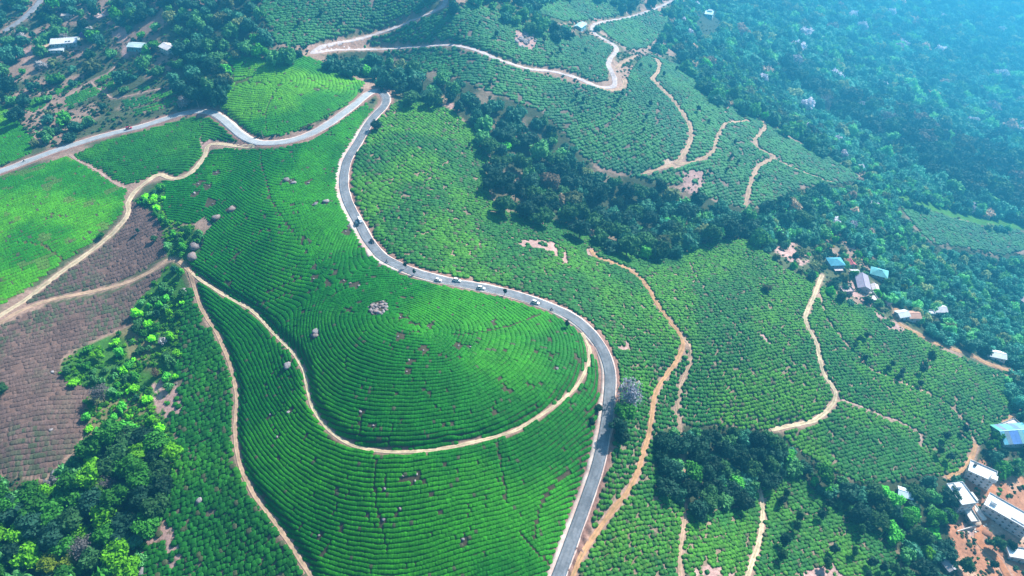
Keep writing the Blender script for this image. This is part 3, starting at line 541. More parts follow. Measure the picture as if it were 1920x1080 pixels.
def crown_mesh(seed, kind='round', n=900, m=None, leaf=.12):
    r = np.random.default_rng(100 + seed); Vs = []; Fs = []; o = 0
    if kind == 'round': nl, sh = 15, (.62, .62, .46)
    elif kind == 'tall': nl, sh = 12, (.36, .36, .75)
    elif kind == 'wide': nl, sh = 17, (.74, .74, .26)
    else: nl, sh = 13, (.6, .6, .45)
    cs = []; rs = []
    while len(cs) < nl:
        c = r.normal(size=3); c = c / np.linalg.norm(c) * r.uniform(.25, 1) ** .6; c[2] = c[2] if c[2] > -.55 else -c[2] * .5
        cs.append(c * sh); rs.append(r.uniform(.22, .42) * (.75 if kind == 'tall' else 1))
    for c, q in zip(cs, rs):
        if kind != 'bare':
            V, Fc = IC1; V = V * q * .80 * (1 + .5 * n3(V, .7, seed + q * 99))[:, None] + c; Vs.append(V); Fs.append(Fc + o); o += len(V)
        k = int(n / nl * (q / .32) ** 2); u = r.normal(size=(k, 3)); u /= np.linalg.norm(u, axis=1, keepdims=True)
        P = c + u * q * (r.uniform(.72, 1.12, (k, 1)) if kind != 'bare' else r.uniform(.2, 1.35, (k, 1))); nn = u * .8 + r.normal(size=u.shape) * .6 + np.array([0, 0, .35]); nn /= np.linalg.norm(nn, axis=1, keepdims=True)
        V, Fc = leafquads(P, nn, leaf if kind != 'bare' else leaf * .42, r)
        Vs.append(V); Fs.append(Fc + o); o += len(V)
    V = np.concatenate(Vs); V[:, 2] -= V[:, 2].min() * .9
    return mesh('crown', V, np.concatenate(Fs), m)
def trunk_mesh(seed, bare=False):
    """tapered trunk with limbs; unit height 1 up to the middle of the crown"""
    r = np.random.default_rng(300 + seed); Vs = []; Fs = []; o = 0
    def tube(pts, rad, k=6):
        nonlocal o
        pts = np.array(pts, float); a = np.linspace(0, 2 * np.pi, k, endpoint=False)
        for p, q in zip(pts, rad): Vs.append(np.stack([p[0] + q * np.cos(a), p[1] + q * np.sin(a), np.full(k, p[2])], -1))
        for i in range(len(pts) - 1):
            for j in range(k): Fs.append([o + i * k + j, o + i * k + (j + 1) % k, o + (i + 1) * k + (j + 1) % k, o + (i + 1) * k + j])
        o += len(pts) * k
    tube([(0, 0, -.25), (.01, 0, .1), (.03, .02, .5), (.02, .05, 1.0)], [.075, .055, .04, .02])
    for i in range(9 if bare else 5):
        a = r.uniform(0, 6.28); z = r.uniform(.45, .8); l = r.uniform(.25, .55)
        tube([(.02, .02, z), (math.cos(a) * l * .6, math.sin(a) * l * .6, z + .22), (math.cos(a) * l, math.sin(a) * l, z + .5)], [.03, .018, .006], 5)
    return mesh('trunk', np.concatenate(Vs), np.array(Fs), M['bark'], True)
SPEC = {'dark': (.012, .052, .026), 'teal': (.022, .085, .048), 'mid': (.040, .13, .036), 'green': (.04, .19, .018), 'bright': (.11, .35, .008), 'yellow': (.17, .26, .015), 'olive': (.075, .10, .035), 'grey': (.17, .16, .155), 'purple': (.20, .05, .30), 'autumn': (.17, .125, .075), 'gold': (.42, .36, .02), 'pale': (.31, .31, .36)}
LEAFM = {k: leafy('leaves_' + k, 'obj', c, .25, 1.2, .5) for k, c in SPEC.items()}
CROWN = {k: [crown_mesh(i + 17 * s, k, nn, LEAFM['mid']) for i in range(v)] for s, (k, v, nn) in enumerate([('round', 5, 1000), ('tall', 3, 600), ('wide', 4, 900), ('bare', 2, 1500)])}
TRUNK = [trunk_mesh(i) for i in range(3)]; TRUNKB = trunk_mesh(9, True)
LOWCROWN = [crown_mesh(60 + i, 'round', 420, M['tree_inst'], .15) for i in range(5)] + [crown_mesh(70 + i, 'wide', 360, M['tree_inst'], .15) for i in range(2)]
SHRUBM = [crown_mesh(80 + i, 'round', 150, M['tree_inst'], .2) for i in range(4)]

# ------------------------------------------------------------------ scatter as one object (geometry nodes)
def scatter(name, pos, rot, scl, tint, meshes, idx=None):
    me = bpy.data.meshes.new(name); n = len(pos); me.vertices.add(n); me.vertices.foreach_set('co', np.asarray(pos, np.float32).ravel())
    def attr(nm, typ, key, val): a = me.attributes.new(nm, typ, 'POINT'); a.data.foreach_set(key, val.ravel())
    attr('rot', 'FLOAT_VECTOR', 'vector', np.asarray(rot, np.float32)); attr('scl', 'FLOAT_VECTOR', 'vector', np.asarray(scl, np.float32))
    attr('tint', 'FLOAT_COLOR', 'color', np.concatenate([tint, np.ones((n, 1))], 1).astype(np.float32))
    attr('pick', 'INT', 'value', (rng.integers(0, len(meshes), n) if idx is None else idx).astype(np.int32))
    o = props(obj(name, me), kind='stuff')
    ng = bpy.data.node_groups.new(name, 'GeometryNodeTree'); ng.interface.new_socket('Geometry', in_out='INPUT', socket_type='NodeSocketGeometry'); ng.interface.new_socket('Geometry', in_out='OUTPUT', socket_type='NodeSocketGeometry')
    gi = ng.nodes.new('NodeGroupInput'); go = ng.nodes.new('NodeGroupOutput'); ip = ng.nodes.new('GeometryNodeInstanceOnPoints'); jn = ng.nodes.new('GeometryNodeJoinGeometry')
    for m_ in meshes:
        src = bpy.data.objects.new(name + '_plant', m_); oi = ng.nodes.new('GeometryNodeObjectInfo'); oi.inputs[0].default_value = src; oi.inputs['As Instance'].default_value = True
        ng.links.new(oi.outputs['Geometry'], jn.inputs[0])
    def na(nm, typ): a = ng.nodes.new('GeometryNodeInputNamedAttribute'); a.data_type = typ; a.inputs[0].default_value = nm; return a.outputs[0]
    ng.links.new(gi.outputs[0], ip.inputs['Points']); ng.links.new(jn.outputs[0], ip.inputs['Instance']); ip.inputs['Pick Instance'].default_value = True
    ng.links.new(na('pick', 'INT'), ip.inputs['Instance Index']); ng.links.new(na('rot', 'FLOAT_VECTOR'), ip.inputs['Rotation']); ng.links.new(na('scl', 'FLOAT_VECTOR'), ip.inputs['Scale'])
    ng.links.new(ip.outputs[0], go.inputs[0]); md = o.modifiers.new('scatter', 'NODES'); md.node_group = ng
    return o

# bare places inside the tea: where a stone outcrop or a gap lies (picture point, radius in metres)
GAPS = [(710,578,7),(590,628,3.5),(540,684,3),(660,535,3),(750,630,3.5),(795,655,3),(805,612,3),(700,800,2),(680,775,2),(860,648,3),(880,650,2.5),(770,677,2.5),(765,697,2.5),(545,340,3.5),(575,342,3),(434,392,4),(405,410,4),(395,380,5),(372,345,4),(390,350,4),(405,325,3.5),(365,365,4),(610,380,3),(590,382,3),(650,435,3.5),(655,425,3),(670,535,3),(590,500,3),(590,520,3),(643,527,3),(985,75,12),(375,940,3),(595,168,4),(510,185,2.5),(530,228,2),(526,185,2),(555,163,2),(752,594,2.5),(925,603,2),(720,915,2),(755,895,2),(785,892,2),(775,900,2),(720,975,2),(750,955,2),(600,1005,2),(870,1010,2),(640,990,2),(1040,690,2),(520,820,2),(505,780,2.2),(545,770,2),(500,560,0.1),(335,720,4),(1085,675,2)]
gp = at([g[0] for g in GAPS], [g[1] for g in GAPS])
def gapmask(x, y):
    m = np.ones(len(x), bool)
    for (a, b, r), P in zip(GAPS, gp): m &= (x - P[0]) ** 2 + (y - P[1]) ** 2 > (r * .8) ** 2
    return m
CUTS = [dense(q, 1.0) for q in ([(488,285),(490,310),(498,335),(505,365),(520,395),(545,430),(570,460)], [(700,845),(706,880),(703,930),(715,985),(728,1040)], [(930,822),(937,860),(945,905),(950,940)], [(500,548),(530,535),(560,522)], [(420,497),(470,455)], [(790,440),(850,415),(920,385)], [(1290,490),(1330,560),(1370,600),(1400,640)], [(500,250),(498,210),(510,180),(530,150)], [(575,145),(610,165),(640,185)], [(30,455),(60,455),(90,465),(118,488)], [(850,627),(890,625),(960,610),(1010,590)], [(1085,870),(1020,930),(1000,1010)], [(975,1000),(1010,1040),(1035,1060)], [(480,570),(520,560),(548,545)])]
def cutmask(x, y):
    m = np.ones(len(x), bool)
    for G_ in CUTS:
        q = np.where((x > G_[:, 0].min() - 1) & (x < G_[:, 0].max() + 1) & (y > G_[:, 1].min() - 1) & (y < G_[:, 1].max() + 1))[0]
        if len(q): m[q] &= ((x[q, None] - G_[:, 0]) ** 2 + (y[q, None] - G_[:, 1]) ** 2).min(1) > .72 ** 2
    return m
PITS = at([g[0] for g in GAPS], [g[1] for g in GAPS])
allp = dict(pos=[], rot=[], scl=[], tint=[], idx=[])
bushes_near = []
def lerp(a, b, f): return np.asarray(a) * (1 - f) + np.asarray(b) * f
counts = {}
for cls in (TC, TS, TL, TM, PR, TU, TR, TF, TG):
    x, y, yaw, L, sp = rows(cls); n = len(x)
    d = bil(DIST, x, y); keep = (d > np.where(cls in (TR, TF), .9, .8)) & gapmask(x, y) & (sp < 7) & cutmask(x, y)
    big = fbm(x, y, 34, 3); fine = fbm(x + 500, y, 4, 2); u = rng.random(n)
    if cls in (TC,): keep &= ~((fine > .80) & (u < .8)) & (u > .004)
    elif cls in (TL, TU, TM): keep &= (u > .006)
    elif cls == TS: keep &= ~((fine > .79) & (u < .8)) & (u > .03)
    elif cls == PR: keep &= (u > .06) & (fine < .70)
    elif cls == TR: keep &= ~((fine > .79) & (u < .8)) & (u > .06)
    elif cls == TF: keep &= ~((fine > .72) & (u < .8)) & (u > .04)
    else: keep &= u > .08
    x, y, yaw, L, sp, big, fine = (a[keep] for a in (x, y, yaw, L, sp, big, fine)); n = len(x); u = rng.random(n); v = rng.random(n)
    z = hz(x, y); sp = np.clip(sp, 1.4, 4.2)
    hedge = cls in (TC, TL, TM, TU, PR, TG)
    if hedge:
        gap = {TC: .10, TL: .30, TM: .20, TU: .08, PR: .30, TG: .6}[cls]
        s = np.stack([L * 1.2 + .85, (sp - gap) * 1.22 * (.88 + .18 * v), np.full(n, {TC: .66, TL: .5, TM: .75, TU: .75, PR: .55, TG: .7}[cls]) * (.85 + .3 * u)], -1); idx = rng.integers(0, 4, n)
        rot = frame(x, y, yaw + rng.normal(0, .05, n))
    else:
        base = np.where(u > .25, 1, .78) * (.82 + .34 * v)
        s = np.stack([np.minimum(L * 1.15 + .75, sp * 1.15) * base * 1.08, sp * 1.04 * base, {TS: 1.1, TR: 1.15, TF: 1.3}[cls] * base], -1); idx = rng.integers(4, 8, n)
        jit = .22; x = x + rng.normal(0, jit, n); y = y + rng.normal(0, jit, n); z = hz(x, y); rot = frame(x, y, yaw + rng.normal(0, .35, n))
    f1 = sstep(.35, .65, big)[:, None]; f2 = sstep(.3, .7, rng.random(n))[:, None]
    if cls == TC: c = lerp((.013, .150, .006), (.032, .225, .005), f1)
    elif cls == TL: c = lerp((.026, .20, .008), (.075, .32, .006), f1)
    elif cls == TM: c = lerp((.020, .15, .010), (.038, .20, .009), f1)
    elif cls == TU: c = lerp((.030, .20, .009), (.095, .32, .007), f1)
    elif cls == PR: c = lerp((.150, .096, .080), (.085, .105, .055), f1 * f2)
    elif cls == TS: c = lerp((.016, .125, .012), (.036, .19, .009), f1)
    elif cls == TR: c = lerp((.024, .128, .018), (.056, .20, .012), f1)
    elif cls == TF: c = lerp((.030, .135, .048), (.045, .18, .045), f1)
    else: c = lerp((.025, .14, .03), (.05, .22, .02), f1)
    c = c * (.66 + .68 * rng.random((n, 1))) if not hedge else c * (.88 + .24 * rng.random((n, 1))) * (.8 + .4 * vnoise(x, y, 4))[:, None]
    od = rng.random(n) < (.05 if cls in (TR, TS, TF) else .012)
    c = np.where(od[:, None], np.array((.085, .10, .045)) if cls != PR else c, c)
    if cls == TL:  # sparser plucked strip showing brownish shoots
        st = (fbm(x * .6 + y * .25, y * .9 - x * .4, 8, 2) > .68)[:, None]; c = np.where(st, c * .55 + np.array((.07, .07, .025)), c)
    pos = np.stack([x, y, z - .12], -1); counts[cls] = n
    if cls == TR:
        px, py, dd_ = project(pos); q = np.where((px > 1080) & (px < 1690) & (py < 1078) & (py > 700))[0]; q = q[np.argsort(dd_[q] / np.maximum(s[q, 0], .5))][:300]
        near = np.zeros(n, bool); near[q] = True; bushes_near.append((pos[near], rot[near], s[near], c[near], idx[near]))
        pos, rot, s, c, idx = (a[~near] for a in (pos, rot, s, c, idx))
    for k, a in zip(('pos', 'rot', 'scl', 'tint', 'idx'), (pos, rot, s, c, idx)): allp[k].append(a)
A = {k: np.concatenate(v) for k, v in allp.items()}
scatter('tea_bushes', A['pos'], A['rot'], A['scl'], A['tint'], HEDGE + BUSH, A['idx'])
print('TEA', len(A['pos']), counts)
# the largest bushes of the near field, each one an object
team = [leafy('tea_leaves_' + n_, 'obj', c_, .12, 1.3, .4) for n_, c_ in (('deep', (.022, .105, .024)), ('fresh', (.045, .165, .018)), ('light', (.075, .20, .02)))]
bnm = [m_.copy() for m_ in BUSH]
bp_, br_, bs_, bc_, bi_ = bushes_near[0]
def route_x(k_, py):
    g_ = LINES[k_]; a_, b_, _ = project(np.stack([g_[:, 0], g_[:, 1], hz(g_[:, 0], g_[:, 1])], -1)); o_ = np.argsort(b_); return float(np.interp(py, b_[o_], a_[o_]))
for p, r_, s_, c_, i_ in zip(bp_, br_, bs_, bc_, bi_):
    o = obj('tea_bush', bnm[i_ - 4]); o.location = p; o.rotation_euler = r_; o.scale = s_
    k = 0 if c_[1] < .12 else (1 if c_[1] < .19 else 2)
    o.material_slots[0].link = 'OBJECT'; o.material_slots[0].material = team[k]
    bx_, by_, _ = project(np.array(p)); xo, xt, xc, xm = (route_x(k2, by_) for k2 in ('field_track', 'field_track_e', 'grove_track', 'main'))
    if bx_ < xo: w2 = 'between the paved road and the orange track'
    elif bx_ - xo < 22: w2 = 'lining the right of the orange track'
    elif bx_ < xt - 20: w2 = 'in the strip beside the orange track'
    elif bx_ < xt + 20: w2 = 'beside the thin grove track'
    elif bx_ < xc - 20: w2 = 'between the thin and cream tracks'
    elif bx_ < xc + 24: w2 = 'beside the cream track'
    else: w2 = 'right of the cream track'
    w3 = ' at bottom edge' if by_ > 1035 else ' higher up' if by_ < 940 else ''
    cn_ = ('deep green', 'fresh green', 'pale green')[k]; wide_ = 'broad' if s_[0] > 2.75 else 'small' if s_[0] < 2.2 else 'rounded'
    props(o, f'{wide_} {cn_} tea bush {w2}{w3}', 'tea bush', f'{cn_} tea bushes {w2}')

# ------------------------------------------------------------------ trees
def thin(x, y, r):
    """keep points at least r apart (grid hashing)"""
    keep = []; g = {}; rm = float(np.max(r))
    for i in range(len(x)):
        a = int(x[i] // rm); b = int(y[i] // rm); ok = True
        for da in (-1, 0, 1):
            for db_ in (-1, 0, 1):
                for j in g.get((a + da, b + db_), ()):
                    if (x[i] - x[j]) ** 2 + (y[i] - y[j]) ** 2 < ((r[i] + r[j]) / 2) ** 2: ok = False; break
                if not ok: break
            if not ok: break
        if ok: g.setdefault((a, b), []).append(i); keep.append(i)
    return np.array(keep, int)
HOUSES_PX = [(118,80,16),(88,92,10),(257,87,10),(318,90,10),(125,27,8),(185,28,12),(1088,50,12),(1330,25,18),(1566,490,14),(1598,493,6),(1618,532,14),(1650,508,14),(1588,543,8),(1704,590,14),(1757,580,13),(1866,664,13),(1893,680,6),(1840,890,20),(1805,940,20),(1890,975,26),(1905,815,24),(1700,924,8),(1773,1052,10),(1912,1040,14),(1826,38,8),(1914,562,8),(1470,36,6),(157,68,8),(188,914,15),(95,1046,22),(1493,407,8),(1562,464,6),(186,735,19),(180,666,11),(30,985,20)]
_lp = project(np.stack([LINES['main'][:, 0], LINES['main'][:, 1], hz(LINES['main'][:, 0], LINES['main'][:, 1])], -1)); _lk = np.arange(len(_lp[0])) < hair; _o = np.argsort(_lp[0][_lk]); ROADX = _lp[0][_lk][_o]; ROADY = _lp[1][_lk][_o]
def above_road(x, y, z):
    px, py, d = project(np.stack([x, y, z], -1)); return ~((px < 680) & (py > np.interp(px, ROADX, ROADY) - 7) & (py < np.interp(px, ROADX, ROADY) + 130))
CLEARP = []
for k_ in ('main', 'upper_a', 'upper_b', 'loop', 'spur', 'far_track', 'far_branch_w', 'far_branch_e', 'far_east', 'far_line', 'village_lane', 'barn_track', 'northwest_road', 'east_track', 'plot_path_a', 'plot_path_b'):
    g_ = LINES[k_]; a_, b_, _ = project(np.stack([g_[:, 0], g_[:, 1], hz(g_[:, 0], g_[:, 1])], -1)); CLEARP.append(np.stack([a_, b_], -1)[::3])
CLEARP = np.concatenate(CLEARP)
TREES = []   # x, y, z, R, height of crown centre, species, zone
def add_forest(n_try, box, rmin, rmax, spfac, zone, mix, classes=(FOR,), dens=None, pxbox=None, edge=False):
    x = rng.uniform(box[0], box[2], n_try); y = rng.uniform(box[1], box[3], n_try); r = rng.uniform(rmin, rmax, n_try); z = hz(x, y)
    if edge:
        px, py, d = project(np.stack([x, y, z], -1)); bx = np.interp(py, [0, 60, 130, 190, 230, 290, 340, 380, 430, 450], [1262, 1258, 1290, 1340, 1432, 1540, 1612, 1690, 1860, 2000]); r = np.minimum(r, 4.2 + 12 * sstep(15, 190, px - bx) + rng.uniform(-.8, .8, n_try))
    px, py, d = project(np.stack([x, y, z + r * 1.1], -1)); m = np.isin(lc_at(px, py), classes) & (px > -220) & (px < 2240) & (py > -120) & (py < 1220) & (d > 60)
    if pxbox: m &= (px > pxbox[0]) & (px < pxbox[2]) & (py > pxbox[1]) & (py < pxbox[3])
    if dens is not None: m &= rng.random(n_try) < dens(x, y, px, py)
    for hx, hy, hr in HOUSES_PX: m &= ((px - hx) / hr / 1.35) ** 2 + ((py - hy - hr * .8) / hr / 1.5) ** 2 > 1.0
    rp = r / np.maximum(d, 1) * FPX
    m &= above_road(x, y, z) & ~np.isin(lc_at(px, py - (.3 if zone == 'wood' else .75) * rp), list(TEA) + [PINK, RED]) & ~((zone == 'valley') & np.isin(lc_at(px, py - 1.4 * rp), [TF]))
    w_ = np.where(m)[0]
    for a_ in range(0, len(w_), 4000):
        q = w_[a_:a_ + 4000]; dd2 = np.sqrt((px[q, None] - CLEARP[:, 0]) ** 2 + (py[q, None] - CLEARP[:, 1]) ** 2).min(1); m[q] &= dd2 > rp[q] * .9
    m &= bil(DIST, x, y) > (2.0 if zone in ('valley', 'village', 'nw') else 1.0)
    x, y, z, r, px, py = (a[m] for a in (x, y, z, r, px, py)); o = np.argsort(-r * rng.uniform(.8, 1, len(r))); x, y, z, r = x[o], y[o], z[o], r[o]
    k = thin(x, y, r * spfac)
    sp = rng.choice(list(mix), len(k), p=np.array(list(mix.values())) / sum(mix.values()))
    for i, s in zip(k, sp): TREES.append((x[i], y[i], z[i], r[i], s, zone))
pb = lambda x0, y0, x1, y1: (x0, y0, x1, y1)
def world_box(px0, py0, px1, py1):
    q = np.array([(a, b) for a in np.linspace(px0, px1, 7) for b in np.linspace(py0, py1, 7)]); P = at(q[:, 0], q[:, 1]); return (P[:, 0].min() - 15, P[:, 1].min() - 15, P[:, 0].max() + 15, P[:, 1].max() + 15)
add_forest(14000, world_box(590, 90, 1540, 480), 3.4, 8.8, 1.08, 'wood', {'dark': 5, 'teal': 5, 'mid': 4, 'olive': .6, 'green': .6, 'autumn': .3}, pxbox=(595, 85, 1545, 480))
add_forest(7000, world_box(-200, 700, 340, 1180), 3.2, 7.6, 1.1, 'corner', {'dark': 2, 'teal': 2, 'mid': 4, 'green': 5, 'bright': 3.5, 'grey': .8, 'yellow': .35}, pxbox=(-220, 700, 345, 1220))
add_forest(2500, world_box(1225, 790, 1500, 970), 3.2, 6.4, 1.08, 'grove', {'dark': 5, 'teal': 3, 'mid': 3, 'green': 1}, pxbox=(1225, 790, 1497, 975))
add_forest(9000, world_box(1480, 760, 2200, 1160), 3.0, 6.4, 1.2, 'village', {'dark': 2, 'teal': 3.5, 'mid': 4, 'green': 3}, pxbox=(1450, 740, 2240, 1220), dens=lambda x, y, px, py: np.where((px > 1785) & (px < 1960), .35, np.where(px < 1640, .8, .65)))
add_forest(24000, world_box(1430, 430, 2200, 770), 2.8, 5.6, 1.2, 'valley', {'dark': 2, 'teal': 6, 'mid': 3, 'olive': .8}, pxbox=(1430, 440, 2240, 765))
add_forest(26000, world_box(1240, 330, 1960, 460), 4.0, 9.0, 1.22, 'valley', {'dark': 2, 'teal': 5, 'mid': 4, 'olive': .8, 'autumn': .15, 'grey': .2}, pxbox=(1430, 330, 2240, 440), edge=True)
add_forest(100000, world_box(1230, -60, 2200, 440), 7.0, 16.0, 1.2, 'valley', {'dark': 2, 'teal': 7, 'mid': 2, 'olive': 1, 'autumn': .18, 'grey': .25}, pxbox=(1225, -120, 2240, 440), edge=True)
add_forest(16000, world_box(-200, -20, 600, 300), 3.0, 7.5, 1.3, 'nw', {'dark': 2.5, 'teal': 4, 'mid': 4, 'olive': 1.6, 'green': 1, 'grey': .5}, classes=(SCRUB, FOR), pxbox=(-220, -120, 600, 330), dens=lambda x, y, px, py: np.where((px > 350) & (py > 95), 1.0, np.where((px > 330) | ((py < 30) & (px > 220)), .24, np.where((px > 95) & (px < 345) & (py > 118) & (py < 215), .03, .08))))
add_forest(9000, world_box(820, -30, 1260, 80), 4.0, 7.5, 1.5, 'nw', {'dark': 3, 'teal': 5, 'mid': 4}, classes=(SCRUB,), pxbox=(790, -60, 1260, 90), dens=lambda x, y, px, py: .6 + 0 * x)
add_forest(1800, world_box(100, 340, 390, 850), 1.4, 3.2, 1.5, 'gully', {'dark': 1, 'mid': 3, 'green': 5, 'bright': 4, 'grey': .5}, classes=(GULLY,))
add_forest(900, world_box(1430, 430, 1660, 580), 2.2, 4.2, 1.9, 'village', {'teal': 3, 'mid': 3, 'olive': 2, 'green': 1}, classes=(PINK, SCRUB), pxbox=(1430, 430, 1660, 580))
add_forest(1500, world_box(1480, 850, 1690, 1000), 1.8, 3.4, 1.2, 'village', {'dark': 3, 'mid': 3, 'green': 2}, classes=(SCRUB,), pxbox=(1480, 840, 1700, 1010))
TREES_ARR = TREES
LANDMARKS = [(740,170,'hairpin bend'),(895,192,'round tree left of the wood'),(1040,470,'pink bare patch under the wood'),(1110,470,'head of the orange track'),(1265,308,'red clearing of the far tracks'),(1440,538,'lone olive brown tree'),(1493,405,'golden tree above the hamlet'),(1567,490,'blue hip-roofed house'),(1650,508,'green-roofed house'),(1703,588,'twin house by the lane'),(1757,578,'pinkish white roofed house'),(1868,663,'white-roofed house at the lane end'),(1905,812,'big blue barn'),(1842,884,'block with the stair hut'),(1803,926,'tall white block'),(1892,965,'largest white block'),(1698,924,'pale tin-roofed house'),(1773,1052,'grey-pink shed'),(188,912,'vivid green tree'),(95,1048,'yellow-green spreading tree'),(186,735,'large bare grey tree'),(104,888,'boulder at the brown field tip'),(374,940,'white rock in the tea strip'),(366,463,'big brown boulder'),(180,664,'bright round tree on the grass'),(1420,905,'top of the cream grove track'),(1446,804,'lower end of the long cream track'),(1236,820,'left flank of the grove'),(118,78,'long white-roofed house'),(257,85,'teal-walled house'),(318,90,'pinkish white house'),(186,28,'pink concrete yard'),(40,36,'grey village road'),(540,180,'bright green hill field'),(584,100,'fork of the hill roads'),(242,244,'red car'),(1330,25,'pale blue two-storey house'),(1088,48,'turquoise house'),(1800,440,'far hazy tea strip'),(1560,342,'tip of the far tea slope'),(1402,380,'lower end of the far east track'),(1300,340,'pinkish bare patch of the far slope'),(1916,558,'pinkish roof in the hazy forest'),(1827,38,'white roof high in the forest')]
def where_is(px, py):
    q = [(math.hypot(px - a, (py - b) * 1.2), a, b, n_) for a, b, n_ in LANDMARKS]; dd_, a, b, n_ = min(q); dx, dy = px - a, py - b
    pre = 'right of' if dx > abs(dy) * 1.1 else 'left of' if -dx > abs(dy) * 1.1 else 'below' if dy > 0 else 'above'
    return ('close ' if dd_ < 45 else 'farther ' if dd_ > 110 else '') + pre + ' the ' + n_
ZN = {'wood': ('in the dark wood running between the tea slopes', 'the wood between the tea slopes'), 'corner': ('in the dense thicket below the brown pruned field', 'the thicket below the pruned field'), 'grove': ('in the dark round grove beside the cream track', 'the dark grove beside the cream track'),
      'village': ('among the houses and red earth of the valley hamlet', 'the valley hamlet'), 'valley': ('in the hazy forest filling the deep valley', 'the hazy valley forest'), 'nw': ('on the scrubby hillside above the far bend of the paved road', 'the scrubby hillside'), 'gully': ('in the grassy gully beside the brown pruned field', 'the grassy gully')}
CN = {'dark': 'dark green', 'teal': 'blue-green', 'mid': 'mid green', 'green': 'fresh green', 'bright': 'bright green', 'yellow': 'yellow-green', 'olive': 'olive brown', 'grey': 'bare grey', 'purple': 'purple flowering', 'autumn': 'rusty brown', 'gold': 'golden yellow', 'pale': 'pale leafless'}
def tree(x, y, r, sp, label, group=None, kind=None, hgt=1.15, name='broadleaf_tree'):
    """trunk and crown; r crown radius, hgt crown centre height / r"""
    kind = kind or ('bare' if sp in ('grey', 'pale') else random.choice(['round', 'round', 'round', 'wide']))
    z = float(hz(x, y)); root = empty(name, (x, y, z - .1), random.uniform(0, 6.28), label, 'tree', group)
    tk = obj('trunk', TRUNKB if kind == 'bare' else random.choice(TRUNK), root); tk.scale = (r, r, r * hgt * 1.05)
    c = obj('crown', random.choice(CROWN[kind]), root, (0, 0, r * hgt * .42)); c.scale = (r * 1.12, r * 1.12, r * random.uniform(.95, 1.2))
    c.material_slots[0].link = 'OBJECT'; c.material_slots[0].material = LEAFM[sp]; return root
